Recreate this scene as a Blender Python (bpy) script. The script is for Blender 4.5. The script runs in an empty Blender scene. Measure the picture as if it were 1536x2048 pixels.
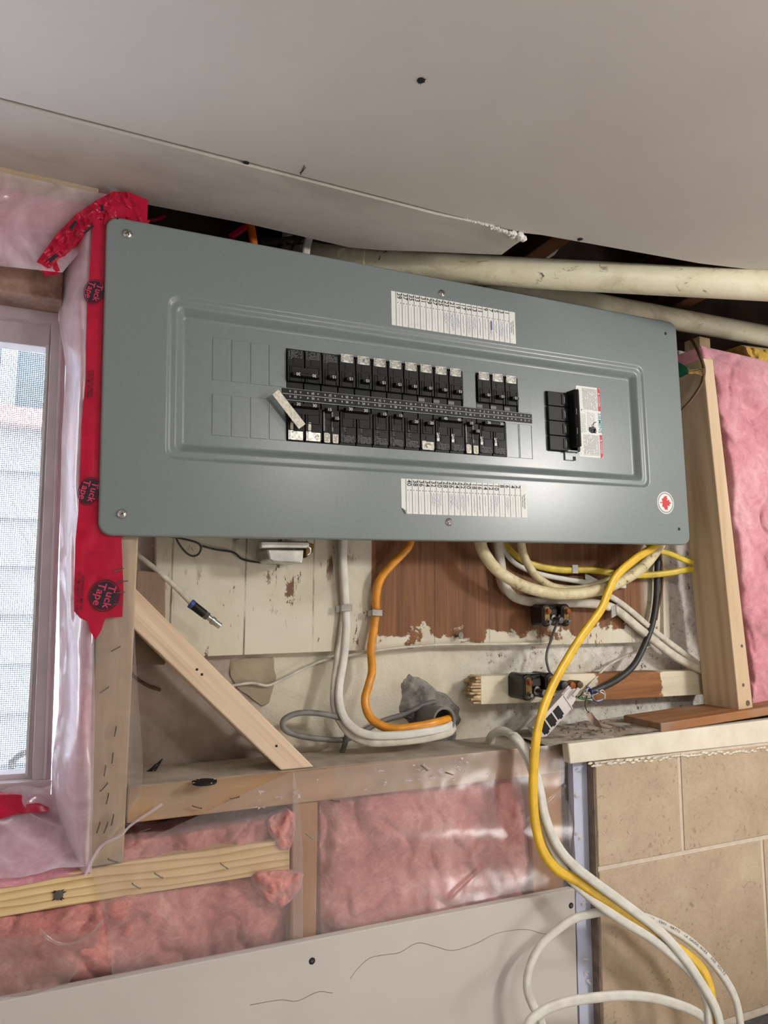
import bpy, bmesh, math, random
from mathutils import Vector, Matrix, noise

# ------------------------------------------------------------------ camera, light, exposure
SC = bpy.context.scene
ZB = 1.75                                   # height of the panel's lower left corner above the floor
CAM_LOC = Vector((-0.0488, -0.9131, ZB - 0.0752))
PITCH, ROLL, YAW, FPX = 0.1224, -0.0041, -0.4315, 1444.38
RM = (Matrix.Rotation(YAW, 3, 'Z') @ Matrix.Rotation(PITCH, 3, 'X') @ Matrix.Rotation(ROLL, 3, 'Y'))
cam = bpy.data.cameras.new('camera'); camo = bpy.data.objects.new('camera', cam)
SC.collection.objects.link(camo)
cam.sensor_fit = 'VERTICAL'; cam.sensor_height = 36.0; cam.lens = 36.0 * FPX / 2048
cam.clip_start = 0.02
m = Matrix((RM.col[0], RM.col[2], -RM.col[1])).transposed().to_4x4()
m.translation = CAM_LOC
camo.matrix_world = m
SC.camera = camo

W = bpy.data.worlds.new('overcast_sky'); SC.world = W; W.use_nodes = True
W.node_tree.nodes['Background'].inputs[0].default_value = (0.86, 0.93, 1.0, 1)
W.node_tree.nodes['Background'].inputs[1].default_value = 16.0

def lamp(name, loc, power, radius, col):
    l = bpy.data.lights.new(name, 'POINT'); l.energy = power; l.shadow_soft_size = radius; l.color = col
    o = bpy.data.objects.new(name, l); o.location = loc; SC.collection.objects.link(o); return o
lamp('ceiling_lamp', (0.62, -1.10, ZB + 0.36), 6.5, 0.035, (1.0, 0.97, 0.92))
lamp('ceiling_lamp', (1.45, -1.10, ZB + 0.34), 35.0, 0.09, (1.0, 0.97, 0.92))
lamp('fill_light', (2.2, -2.2, 0.38), 40.0, 0.30, (1.0, 0.97, 0.94))  # unseen fill added near the floor to brighten the ceiling

VS = SC.view_settings
SC.display_settings.display_device = 'sRGB'
VS.view_transform = 'Standard'; VS.look = 'None'; VS.gamma = 1.0; VS.use_curve_mapping = False
VS.exposure = 0.0

# ------------------------------------------------------------------ helpers
random.seed(7)
CO = SC.collection.objects
WL = {}                                     # world origin of each object

def ray(px, py):
    return RM @ Vector(((px - 768) / FPX, 1, (1024 - py) / FPX))
def P(px, py, y=0.0):                       # the point of the vertical plane y seen at a place of the photograph
    v = ray(px, py); return CAM_LOC + v * ((y - CAM_LOC.y) / v.y)
def PZ(px, py, z):
    v = ray(px, py); return CAM_LOC + v * ((z - CAM_LOC.z) / v.z)
def PD(px, py, d):
    return CAM_LOC + ray(px, py) * d

def lin(c):
    return tuple((x / 12.92 if x <= 0.04045 else ((x + 0.055) / 1.055) ** 2.4) for x in (v / 255 for v in c)) + (1,)

class MB:
    def __init__(s): s.v = []; s.f = []
    def add(s, vs, fs):
        n = len(s.v); s.v += [Vector(v) for v in vs]; s.f += [tuple(i + n for i in f) for f in fs]; return s
    def box(s, x0, x1, y0, y1, z0, z1):
        return s.hexa([(x0, y0, z0), (x1, y0, z0), (x1, y0, z1), (x0, y0, z1)], [(x0, y1, z0), (x1, y1, z0), (x1, y1, z1), (x0, y1, z1)])
    def hexa(s, a, b): return s.prism(a, b)
    def prism(s, a, b):                     # loops a (front) and b (back) of equal length
        n = len(a); s_f = [tuple(range(n)), tuple(range(2 * n - 1, n - 1, -1))]
        for i in range(n):
            j = (i + 1) % n; s_f.append((j, i, n + i, n + j))
        return s.add(list(a) + list(b), s_f)
    def cyl(s, p, q, r0, r1=None, n=12, cap=True):
        p = Vector(p); q = Vector(q); r1 = r0 if r1 is None else r1
        t = (q - p).normalized(); u = t.orthogonal().normalized(); w = t.cross(u)
        a = []; b = []
        for i in range(n):
            c = math.cos(2 * math.pi * i / n); d = math.sin(2 * math.pi * i / n)
            a.append(p + (u * c + w * d) * r0); b.append(q + (u * c + w * d) * r1)
        fs = [(i, (i + 1) % n, n + (i + 1) % n, n + i) for i in range(n)]
        if cap: fs += [tuple(range(n - 1, -1, -1)), tuple(range(n, 2 * n))]
        return s.add(a + b, fs)
    def lathe(s, p, axis, prof, n=20):      # prof: (distance along the axis, radius)
        p = Vector(p); t = Vector(axis).normalized(); u = t.orthogonal().normalized(); w = t.cross(u)
        vs = []; fs = []
        for (h, r) in prof:
            for i in range(n):
                a = 2 * math.pi * i / n; vs.append(p + t * h + (u * math.cos(a) + w * math.sin(a)) * r)
        for k in range(len(prof) - 1):
            for i in range(n):
                j = (i + 1) % n; fs.append((k * n + i, k * n + j, (k + 1) * n + j, (k + 1) * n + i))
        fs += [tuple(range(n - 1, -1, -1)), tuple(range((len(prof) - 1) * n, len(prof) * n))]
        return s.add(vs, fs)
    def sweep(s, pts, rx, ry=None, n=10, sub=5, groove=0.0, cap=True):   # flat or round cable along a smooth path
        ry = rx if ry is None else ry
        pts = [Vector(p) for p in pts]; path = []
        Q = [pts[0] * 2 - pts[1]] + pts + [pts[-1] * 2 - pts[-2]]
        for i in range(1, len(Q) - 2):
            for k in range(sub):
                t = k / sub; a, b, c, d = Q[i - 1:i + 3]
                path.append(0.5 * ((2 * b) + (c - a) * t + (2 * a - 5 * b + 4 * c - d) * t * t + (3 * b - a - 3 * c + d) * t ** 3))
        path.append(pts[-1])
        vs = []; fs = []; m_ = len(path)
        pn = Vector((0, -1, 0))
        for i, p in enumerate(path):
            t = (path[min(i + 1, m_ - 1)] - path[max(i - 1, 0)]).normalized()
            nn = Vector((0, -1, 0)) - t * t.dot(Vector((0, -1, 0)))
            if nn.length < 0.25: nn = pn - t * t.dot(pn)
            nn.normalize(); pn = nn; b = t.cross(nn)
            for k in range(n):
                a = 2 * math.pi * k / n; c = math.cos(a); e = math.sin(a)
                h = 1 - groove * math.exp(-(c / 0.28) ** 2)
                vs.append(p + b * (rx * c) + nn * (ry * e * h))
        for i in range(m_ - 1):
            for k in range(n):
                l = (k + 1) % n; fs.append((i * n + k, i * n + l, (i + 1) * n + l, (i + 1) * n + k))
        if cap: fs += [tuple(range(n - 1, -1, -1)), tuple(range((m_ - 1) * n, m_ * n))]
        s.path = path
        return s.add(vs, fs)
    def text(s, body, size, org, U, V, align='CENTER', squash=1.0):
        vs, fs = text_geo(body, align)
        U = Vector(U); V = Vector(V); org = Vector(org)
        return s.add([org + U * (x * size * squash) + V * (y * size) for x, y in vs], fs)

_TC = {}
def text_geo(body, align='CENTER'):
    key = (body, align)
    if key not in _TC:
        c = bpy.data.curves.new('lettering', 'FONT'); c.body = body; c.align_x = align; c.align_y = 'CENTER'; c.size = 1.0
        c.resolution_u = 3; c.offset = 0.014
        o = bpy.data.objects.new('lettering', c); me = bpy.data.meshes.new_from_object(o)
        _TC[key] = ([(v.co.x, v.co.y) for v in me.vertices], [tuple(p.vertices) for p in me.polygons])
        bpy.data.meshes.remove(me); bpy.data.objects.remove(o); bpy.data.curves.remove(c)
    return _TC[key]

def tag(o, label=None, cat=None, group=None, kind=None):
    if label: o['label'] = label
    if cat: o['category'] = cat
    if group: o['group'] = group
    if kind: o['kind'] = kind
    return o

def obj(name, mb, mat, parent=None, bevel=0, smooth=None, org=None, local=False, loc=None):
    vs = mb.v
    if parent is None:
        if org is None:
            n = max(1, len(vs)); org = Vector((sum(v.x for v in vs) / n, sum(v.y for v in vs) / n, min(v.z for v in vs)))
        org = Vector(org); vs = [v - org for v in vs]
    elif not local:
        org = WL[parent]; vs = [v - org for v in vs]
    else: org = WL.get(parent, Vector())
    me = bpy.data.meshes.new(name); me.from_pydata([tuple(v) for v in vs], [], mb.f); me.update()
    bm = bmesh.new(); bm.from_mesh(me); bmesh.ops.recalc_face_normals(bm, faces=bm.faces); bm.to_mesh(me); bm.free()
    if smooth is not None:
        me.polygons.foreach_set('use_smooth', [True] * len(me.polygons)); me.set_sharp_from_angle(angle=math.radians(smooth))
    if mat: me.materials.append(mat)
    o = bpy.data.objects.new(name, me); CO.link(o)
    if parent is None: o.location = org
    else: o.parent = parent
    if loc is not None: o.location = loc
    if bevel:
        b = o.modifiers.new('bevel', 'BEVEL'); b.width = bevel; b.segments = 2; b.limit_method = 'ANGLE'
    WL[o] = org
    return o

def thing(name, label, cat, loc, group=None):
    o = bpy.data.objects.new(name, None); CO.link(o); o.location = loc; o.empty_display_size = 0.05
    WL[o] = Vector(loc); return tag(o, label, cat, group)

def pprism(pts, y0, y1):                    # board whose front outline is drawn on the plane y0, straight back to y1
    a = [P(x, y, y0) for x, y in pts]; b = [Vector((v.x, y1, v.z)) for v in a]
    return MB().prism(a, b)

def polyline(pts, t):
    n = len(pts) - 1; k = min(int(t * n), n - 1); f = t * n - k
    return (pts[k][0] * (1 - f) + pts[k + 1][0] * f, pts[k][1] * (1 - f) + pts[k + 1][1] * f)

def fbm(v, o=4): return noise.fractal(v, 1.0, 2.1, o)

def sheet(L, R, nu, nv, yf, back=None, pillow=0.0, rim=0.14):
    """soft surface between two side lines; yf(u, v, point) gives its depth, back closes it into a solid"""
    mb = MB(); vs = []
    for j in range(nv + 1):
        v = j / nv; l = polyline(L, v); r = polyline(R, v)
        for i in range(nu + 1):
            u = i / nu; px = l[0] * (1 - u) + r[0] * u; py = l[1] * (1 - u) + r[1] * u
            q = P(px, py, 0.0); y = yf(u, v, q)
            if pillow:
                e = min(u, 1 - u, v, 1 - v); k = max(0.0, 1 - e / rim); y += pillow * k * k
            vs.append(P(px, py, y))
    fs = [(j * (nu + 1) + i, j * (nu + 1) + i + 1, (j + 1) * (nu + 1) + i + 1, (j + 1) * (nu + 1) + i) for j in range(nv) for i in range(nu)]
    mb.add(vs, fs)
    if back is not None:
        ringi = [i for i in range(nu + 1)] + [(j + 1) * (nu + 1) - 1 for j in range(1, nv + 1)] + [nv * (nu + 1) + i for i in range(nu - 1, -1, -1)] + [j * (nu + 1) for j in range(nv - 1, 0, -1)]
        n0 = len(mb.v); mb.v += [Vector((mb.v[i].x, back, mb.v[i].z)) for i in ringi]; n = len(ringi)
        mb.f += [(ringi[(k + 1) % n], ringi[k], n0 + k, n0 + (k + 1) % n) for k in range(n)] + [tuple(n0 + k for k in range(n))]
    return mb

# ------------------------------------------------------------------ materials
class G:
    def __init__(s, name):
        s.m = bpy.data.materials.new(name); s.m.use_nodes = True; s.t = s.m.node_tree
        s.b = s.t.nodes['Principled BSDF']; s.out = s.t.nodes['Material Output']
        s.oc = None
    def n(s, typ, ins=(), **kw):
        k = s.t.nodes.new('ShaderNode' + typ)
        for a, v in kw.items(): setattr(k, a, v)
        for i, v in (ins.items() if isinstance(ins, dict) else ins):
            if hasattr(v, 'links'): s.t.links.new(v, k.inputs[i])
            else: k.inputs[i].default_value = v
        return k
    def co(s, sc=(1, 1, 1), rot=(0, 0, 0)):
        if s.oc is None: s.oc = s.n('TexCoord')
        return s.n('Mapping', [(0, s.oc.outputs['Object']), (2, rot), (3, sc)]).outputs[0]
    def noise(s, sc=5, det=4, rough=0.55, dist=0.0, vs=(1, 1, 1)):
        return s.n('TexNoise', {'Vector': s.co(vs), 'Scale': sc, 'Detail': det, 'Roughness': rough, 'Distortion': dist}).outputs[0]
    def xyz(s, i):
        if s.oc is None: s.oc = s.n('TexCoord')
        return s.n('SeparateXYZ', [(0, s.oc.outputs['Object'])]).outputs[i]
    def ramp(s, f, stops, interp='LINEAR'):
        k = s.n('ValToRGB', [(0, f)]); r = k.color_ramp; r.interpolation = interp
        while len(r.elements) < len(stops): r.elements.new(0.5)
        for e, (p, c) in zip(r.elements, stops):
            e.position = p; e.color = c if len(c) == 4 else lin(c)
        return k.outputs[0]
    def fr(s, f, a, b):                     # smooth 0..1 between a and b
        k = s.n('MapRange', [(0, f), (1, a), (2, b)], interpolation_type='SMOOTHSTEP'); return k.outputs[0]
    def ma(s, op, a, b=0.0): return s.n('Math', [(0, a), (1, b)], operation=op).outputs[0]
    def mix(s, f, a, b, mode='MIX'):
        k = s.n('Mix', data_type='RGBA', blend_type=mode)
        for i, v in ((0, f), (6, a), (7, b)):
            if hasattr(v, 'links'): s.t.links.new(v, k.inputs[i])
            else: k.inputs[i].default_value = v if i == 0 or len(v) == 4 else lin(v)
        return k.outputs[2]
    def set(s, **kw):
        for a, v in kw.items():
            i = s.b.inputs[a.replace('_', ' ')]
            if hasattr(v, 'links'): s.t.links.new(v, i)
            else: i.default_value = lin(v) if isinstance(v, tuple) and len(v) == 3 and 'Color' in a else v
        return s
    def bump(s, h, strength=0.3, dist=0.002):
        k = s.n('Bump', {'Strength': strength, 'Distance': dist, 'Height': h}); s.t.links.new(k.outputs[0], s.b.inputs['Normal']); return s

def plain(name, col, rough=0.5, metal=0.0, var=0.12, sc=30, bump=0.05, **kw):
    g = G(name); f = g.noise(sc, 5)
    d = tuple(max(0, int(c * (1 - var))) for c in col); l = tuple(min(255, int(c * (1 + var * 0.6))) for c in col)
    g.set(Base_Color=g.ramp(f, [(0.3, d), (0.7, l)]), Roughness=rough, Metallic=metal, **kw)
    if bump: g.bump(f, bump, 0.001)
    return g.m

def wood(name, dark, light, axis, scale=1.0, rough=0.75, dirt=0.0, dirtcol=(90, 75, 60), knots=True):
    g = G(name)
    st = [26.0, 26.0, 26.0]; st[axis] = 1.6
    st = tuple(v * scale for v in st)
    f = g.noise(1.0, 3, 0.5, 1.2, st)
    w = g.n('TexWave', {'Vector': g.co(tuple(v * 0.35 for v in st)), 'Scale': 1.6, 'Distortion': 5.0, 'Detail': 3.0, 'Detail Scale': 0.8}, wave_type='RINGS').outputs[1]
    h = g.ma('ADD', g.ma('MULTIPLY', f, 0.65), g.ma('MULTIPLY', w, 0.35))
    c = g.ramp(h, [(0.25, dark), (0.5, tuple((a * 0.35 + b * 0.65) for a, b in zip(dark, light))), (0.75, light)])
    fine = g.noise(1.0, 6, 0.7, 0, tuple(v * 7 for v in st))
    c = g.mix(0.18, c, g.ramp(fine, [(0.35, dark), (0.65, light)]))
    if knots:
        ks = [9.0, 9.0, 9.0]; ks[axis] = 4.5
        k = g.n('TexVoronoi', {'Vector': g.co(tuple(ks)), 'Scale': 1.0}).outputs[0]
        c = g.mix(g.ma('MULTIPLY', g.fr(k, 0.13, 0.05), 0.75), c, tuple(v * 0.5 for v in dark))
    if dirt:
        d = g.noise(9, 6, 0.65); c = g.mix(g.ma('MULTIPLY', g.fr(d, 0.42, 0.68), dirt), c, dirtcol)
    g.set(Base_Color=c, Roughness=rough).bump(fine, 0.25, 0.001)
    return g.m

def film_mat(name, haze, col=(236, 232, 238), rough=0.2):
    g = G(name)
    n1 = g.noise(14, 5, 0.6, 1.5)
    d = g.n('BsdfDiffuse', [(0, lin(col))]).outputs[0]
    tl = g.n('BsdfTranslucent', [(0, lin(col))]).outputs[0]
    body = g.n('MixShader', [(0, 0.5), (1, d), (2, tl)]).outputs[0]
    tr = g.n('BsdfTransparent', [(0, (0.97, 0.965, 0.97, 1))]).outputs[0]
    lay = g.n('LayerWeight', [(0, 0.35)]).outputs[1]
    fac = g.ma('ADD', g.ma('MULTIPLY', n1, haze), g.ma('MULTIPLY', lay, 0.35 + haze * 0.4))
    s1 = g.n('MixShader', [(0, fac), (1, tr), (2, body)]).outputs[0]
    bp = g.n('Bump', {'Strength': 0.10, 'Distance': 0.002, 'Height': g.noise(26, 3, 0.5, 1.0)}).outputs[0]
    gl = g.n('BsdfGlossy', {'Color': (1, 1, 1, 1), 'Roughness': rough, 'Normal': bp}).outputs[0]
    fc = g.n('LayerWeight', [(0, 0.5)]).outputs[1]
    fz = g.ma('ADD', 0.06, g.ma('MULTIPLY', 0.7, g.ma('POWER', fc, 4.0)))
    s2 = g.n('MixShader', [(0, fz), (1, s1), (2, gl)]).outputs[0]
    g.t.links.new(s2, g.out.inputs[0]); return g.m

def insul(name, dark, mid, light):
    g = G(name)
    a = g.noise(5, 5, 0.6, 0.8); b = g.noise(26, 8, 0.72, 1.6); k = g.noise(120, 6, 0.75, 3.0)
    h = g.ma('ADD', g.ma('MULTIPLY', a, 0.45), g.ma('ADD', g.ma('MULTIPLY', b, 0.37), g.ma('MULTIPLY', k, 0.18)))
    g.set(Base_Color=g.ramp(h, [(0.36, dark), (0.5, mid), (0.63, light)]), Roughness=1.0, Sheen_Weight=0.3, Sheen_Roughness=0.6)
    g.b.inputs['Specular IOR Level'].default_value = 0.05
    g.bump(g.ma('ADD', k, b), 0.35, 0.003); return g.m

M = {}
M['panel'] = plain('panel_grey_enamel', (121, 130, 131), 0.30, 0, 0.03, 250, 0.03)
M['panel'].node_tree.nodes['Principled BSDF'].inputs['Coat Weight'].default_value = 0.0
M['black'] = plain('black_plastic', (13, 13, 14), 0.5, 0, 0.15, 60, 0.04); M['black'].node_tree.nodes['Principled BSDF'].inputs['Specular IOR Level'].default_value = 0.3
M['dark'] = plain('matte_black', (16, 16, 17), 0.7, 0, 0.2, 60, 0)
M['strip'] = plain('black_label_strip', (15, 15, 16), 0.5, 0, 0.05, 60, 0); M['strip'].node_tree.nodes['Principled BSDF'].inputs['Specular IOR Level'].default_value = 0.3
M['whiteprint'] = plain('white_print', (205, 208, 210), 0.6, 0, 0.02, 60, 0)
M['greyprint'] = plain('grey_print', (118, 120, 122), 0.6, 0, 0.1, 300, 0)
M['blackprint'] = plain('black_print', (30, 30, 32), 0.6, 0, 0.02, 60, 0)
M['paper'] = plain('white_label_paper', (226, 228, 226), 0.55, 0, 0.03, 60, 0)
M['ink'] = plain('blue_pen_ink', (98, 98, 165), 0.6, 0, 0.05, 60, 0)
M['redprint'] = plain('red_print', (196, 34, 40), 0.5, 0, 0.05, 60, 0)
M['tealprint'] = plain('teal_print', (20, 140, 160), 0.5, 0, 0.05, 60, 0)
M['agedpaper'] = plain('aged_sticker', (214, 210, 196), 0.45, 0, 0.18, 220, 0)
g = G('silver_sticker'); f = g.noise(260, 5, 0.7, 0.6)
g.set(Base_Color=g.ramp(f, [(0.38, (96, 96, 92)), (0.5, (196, 196, 188)), (0.7, (228, 228, 222))]), Roughness=0.32, Metallic=0.25); M['silver'] = g.m
M['zinc'] = plain('zinc_plate', (190, 190, 186), 0.28, 0.9, 0.15, 40, 0.05)
M['screw'] = plain('bright_screw', (205, 205, 205), 0.22, 1.0, 0.1, 60, 0)
M['steel'] = plain('dull_steel', (112, 110, 106), 0.45, 0.8, 0.2, 60, 0.1)
M['rust'] = plain('rusty_bolt', (150, 84, 46), 0.8, 0.2, 0.3, 200, 0.4)
M['brass'] = plain('tarnished_brass', (120, 96, 52), 0.5, 0.6, 0.3, 120, 0.2)
M['porcelain'] = plain('black_glazed_porcelain', (27, 27, 28), 0.25, 0, 0.15, 40, 0.05)
M['vinyl'] = plain('pink_cast_vinyl', (216, 204, 210), 0.4, 0, 0.04, 30, 0.02)  # white window frame, with the pinkish bounce light put into its colour
M['whitecable'] = plain('white_cable_jacket', (214, 212, 204), 0.42, 0, 0.06, 60, 0.05)
M['whitecable_old'] = plain('dusty_white_cable_jacket', (200, 194, 180), 0.5, 0, 0.14, 50, 0.08)
M['greyedge'] = plain('dark_cable_print', (70, 66, 62), 0.6, 0, 0.1, 90, 0)
M['yellow'] = plain('yellow_cable_jacket', (226, 182, 38), 0.38, 0, 0.08, 40, 0.05)
M['yellow_old'] = plain('dusty_yellow_cable_jacket', (204, 178, 44), 0.42, 0, 0.15, 40, 0.05)
M['orange'] = plain('orange_cable_jacket', (220, 146, 40), 0.35, 0, 0.14, 50, 0.08)
M['orange_deep'] = plain('deep_orange_cable_jacket', (205, 96, 30), 0.4, 0, 0.12, 50, 0.05)
g = G('painted_cable'); f = g.noise(45, 7, 0.72, 1.0, (1, 1, 1))
g.set(Base_Color=g.ramp(f, [(0.33, (96, 78, 46)), (0.42, (196, 182, 142)), (0.7, (226, 216, 182))]), Roughness=0.55).bump(f, 0.2, 0.001); M['creamcable'] = g.m
M['greycable'] = plain('grey_cable_jacket', (112, 110, 108), 0.55, 0, 0.2, 50, 0.08)
M['blackcable'] = plain('black_cable_jacket', (44, 45, 46), 0.5, 0, 0.2, 50, 0.08)
M['brownwire'] = plain('oxidised_copper_wire', (92, 66, 44), 0.55, 0.3, 0.2, 90, 0.1)
M['blue'] = plain('blue_ring', (40, 66, 140), 0.45, 0, 0.1, 60, 0)
M['green'] = plain('green_tape', (32, 112, 78), 0.5, 0, 0.15, 60, 0.05)
M['conduit'] = plain('grey_pvc', (122, 122, 120), 0.5, 0, 0.1, 40, 0.05)
M['jack'] = plain('white_plastic_housing', (214, 208, 208), 0.4, 0, 0.04, 40, 0.02)
g = G('red_sheathing_tape'); f = g.noise(25, 5, 0.6, 1.5)
g.set(Base_Color=g.ramp(f, [(0.3, (186, 14, 56)), (0.7, (216, 30, 74))]), Roughness=0.22)
g.b.inputs['Transmission Weight'].default_value = 0.0
bs = g.n('BsdfTranslucent', [(0, lin((225, 20, 70)))]).outputs[0]
g.t.links.new(g.n('MixShader', [(0, 0.3), (1, g.b.outputs[0]), (2, bs)]).outputs[0], g.out.inputs[0])
g.bump(f, 0.3, 0.002); M['tape'] = g.m
M['tapeprint'] = plain('tape_black_print', (38, 24, 40), 0.35, 0, 0.05, 40, 0)
M['tapepink'] = plain('tape_pink_print', (206, 52, 92), 0.35, 0, 0.05, 40, 0)
M['film'] = film_mat('clear_poly_film', 0.26)
M['film_milky'] = film_mat('milky_poly_film', 0.95, (240, 230, 240), 0.2)
M['film_dust'] = film_mat('dusty_poly_film', 0.42, (214, 200, 194), 0.16)
M['pink'] = insul('pink_glass_wool', (176, 104, 118), (212, 146, 158), (234, 186, 194))
M['pink_dull'] = insul('dull_pink_glass_wool', (156, 88, 86), (208, 142, 136), (240, 200, 190))
M['yellowwool'] = insul('yellow_glass_wool', (130, 100, 30), (196, 160, 60), (230, 200, 110))
M['stud_new'] = wood('new_spruce', (184, 156, 124), (216, 194, 164), 2, 1.0)
M['stud_old'] = wood('old_spruce_grey', (160, 136, 110), (192, 170, 144), 2, 1.0, dirt=0.5, dirtcol=(150, 140, 126))
M['wood_x'] = wood('weathered_plate', (142, 108, 76), (182, 146, 110), 0, 1.0, dirt=0.55, dirtcol=(150, 138, 124))
def dusty(m, col):
    t = m.node_tree; b = t.nodes['Principled BSDF']; ge = t.nodes.new('ShaderNodeNewGeometry'); sp = t.nodes.new('ShaderNodeSeparateXYZ'); mr = t.nodes.new('ShaderNodeMapRange'); mx = t.nodes.new('ShaderNodeMix'); mx.data_type = 'RGBA'
    nz = t.nodes.new('ShaderNodeTexNoise'); nz.inputs['Scale'].default_value = 22; nz.inputs['Detail'].default_value = 6; rp = t.nodes.new('ShaderNodeValToRGB')
    rp.color_ramp.elements[0].position = 0.35; rp.color_ramp.elements[0].color = lin(tuple(v * 0.8 for v in col)); rp.color_ramp.elements[1].position = 0.65; rp.color_ramp.elements[1].color = lin(col)
    t.links.new(ge.outputs['True Normal'], sp.inputs[0]); t.links.new(sp.outputs[2], mr.inputs[0]); mr.inputs[1].default_value = 0.5; mr.inputs[2].default_value = 0.8; mr.inputs[4].default_value = 0.88
    tc = t.nodes.new('ShaderNodeTexCoord'); t.links.new(tc.outputs['Object'], nz.inputs['Vector']); t.links.new(nz.outputs[0], rp.inputs[0])
    src = b.inputs['Base Color'].links[0].from_socket
    t.links.new(mr.outputs[0], mx.inputs[0]); t.links.new(src, mx.inputs[6]); t.links.new(rp.outputs[0], mx.inputs[7]); t.links.new(mx.outputs[2], b.inputs['Base Color'])
dusty(M['wood_x'], (188, 178, 164))      # settled dust lies on the upper face of the plate
M['wood_x_new'] = wood('yellow_pine_rail', (196, 158, 104), (226, 198, 146), 0, 0.8)
M['wood_y'] = wood('joist_wood', (88, 56, 34), (128, 86, 54), 1, 1.0)
M['brace'] = wood('fresh_spruce_brace', (198, 166, 132), (222, 196, 164), 2, 1.4, knots=False)
M['wood_block'] = wood('rough_block', (92, 74, 62), (136, 114, 96), 2, 1.0, dirt=0.6)
M['wood_z_orange'] = wood('amber_stud', (140, 96, 54), (180, 132, 82), 2, 1.0, dirt=0.2)
M['wood_brown'] = wood('stained_plank', (128, 82, 44), (164, 112, 68), 0, 1.0, dirt=0.5, dirtcol=(150, 136, 126))
g = G('rough_header'); f = g.noise(24, 7, 0.7)
g.set(Base_Color=g.ramp(f, [(0.35, (112, 84, 72)), (0.6, (160, 128, 114)), (0.75, (186, 158, 146))]), Roughness=0.95).bump(f, 0.6, 0.004); M['header'] = g.m
g = G('ceiling_paper'); f = g.noise(3, 6, 0.6)
g.set(Base_Color=g.ramp(f, [(0.3, (192, 186, 181)), (0.7, (204, 199, 194))]), Roughness=0.9).bump(g.noise(300, 3), 0.08, 0.0005); M['drywall'] = g.m
g = G('mottled_drywall_strip'); f = g.noise(6, 7, 0.66, 0.6, (1, 2.2, 1))
g.set(Base_Color=g.ramp(f, [(0.3, (176, 169, 163)), (0.5, (192, 186, 180)), (0.7, (198, 192, 187))]), Roughness=0.9).bump(g.noise(300, 3), 0.08, 0.0005); M['drywall_mottled'] = g.m  # mottled, a little darker than the main ceiling board
M['gypsum'] = plain('broken_gypsum', (226, 224, 218), 0.95, 0, 0.1, 60, 0.5)
M['bluepaper'] = plain('pale_blue_board', (190, 196, 218), 0.8, 0, 0.05, 30, 0.1)
M['plaster'] = plain('plain_wall_paint', (214, 208, 202), 0.9, 0, 0.03, 4, 0.05)
M['floor'] = plain('concrete_floor', (176, 170, 164), 0.9, 0, 0.1, 5, 0.1)
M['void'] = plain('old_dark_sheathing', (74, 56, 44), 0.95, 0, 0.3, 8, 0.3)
M['grout'] = plain('pale_grout', (206, 192, 176), 0.9, 0, 0.06, 80, 0.2)
M['counter'] = plain('dark_speckled_counter', (74, 74, 78), 0.5, 0, 0.35, 160, 0.05)
g = G('beige_stone_tile'); a = g.noise(9, 6, 0.62, 0.6); b = g.noise(130, 6, 0.7, 0.8); sp = g.noise(30, 3, 0.5)
c = g.ramp(a, [(0.3, (164, 144, 120)), (0.55, (182, 163, 138)), (0.72, (196, 180, 156))])
c = g.mix(g.ma('MULTIPLY', g.ma('MULTIPLY', g.fr(b, 0.53, 0.63), g.fr(sp, 0.44, 0.58)), 0.85), c, (112, 88, 66))
c = g.mix(0.25, c, g.ramp(b, [(0.35, (150, 124, 96)), (0.65, (200, 178, 150))]))
g.set(Base_Color=c, Roughness=0.5).bump(b, 0.1, 0.0008); M['tile'] = g.m
M['tile_edge'] = plain('tile_mortar_edge', (132, 116, 100), 0.9, 0, 0.2, 60, 0.3)
g = G('old_pipe_paint'); f = g.noise(16, 7, 0.7, 0.6, (0.4, 1, 1)); s2 = g.noise(60, 5, 0.7, 1.0, (0.5, 1, 1)); s3 = g.noise(5, 3, 0.6)
c = g.ramp(f, [(0.3, (182, 168, 134)), (0.45, (220, 213, 184)), (0.7, (234, 230, 208))])
c = g.mix(g.ma('MULTIPLY', g.fr(s2, 0.58, 0.68), g.fr(s3, 0.42, 0.6)), c, (74, 58, 40))
g.set(Base_Color=c, Roughness=0.42).bump(s2, 0.1, 0.001); M['pipe'] = g.m
g = G('cream_ledge_paint'); f = g.noise(14, 7, 0.66); s2 = g.noise(50, 5, 0.7, 1.5)
c = g.ramp(f, [(0.3, (206, 198, 180)), (0.65, (228, 222, 206))])
c = g.mix(g.fr(s2, 0.71, 0.76), c, (140, 112, 80))
g.set(Base_Color=c, Roughness=0.6).bump(s2, 0.25, 0.002); M['ledge'] = g.m
g = G('dusty_ledge_top'); f = g.noise(30, 7, 0.7); c = g.ramp(f, [(0.35, (84, 76, 68)), (0.5, (168, 158, 146)), (0.7, (198, 190, 178))])
g.set(Base_Color=c, Roughness=0.95).bump(f, 0.5, 0.002); M['ledge_dust'] = g.m
g = G('black_flaky_pipe'); f = g.noise(60, 6, 0.7); g.set(Base_Color=g.ramp(f, [(0.45, (36, 34, 33)), (0.6, (60, 58, 54)), (0.68, (180, 174, 164))]), Roughness=0.8).bump(f, 0.5, 0.002); M['flaky'] = g.m
M['sash_dark'] = plain('dark_window_pane', (96, 108, 122), 0.2, 0, 0.1, 4, 0)
M['siding'] = plain('white_siding', (176, 180, 186), 0.6, 0, 0.03, 6, 0.03)
M['snow'] = plain('snow', (240, 242, 246), 0.9, 0, 0.03, 4, 0.2)
M['pinktrim'] = plain('pink_ledge', (214, 176, 176), 0.8, 0, 0.15, 30, 0.2)
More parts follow.
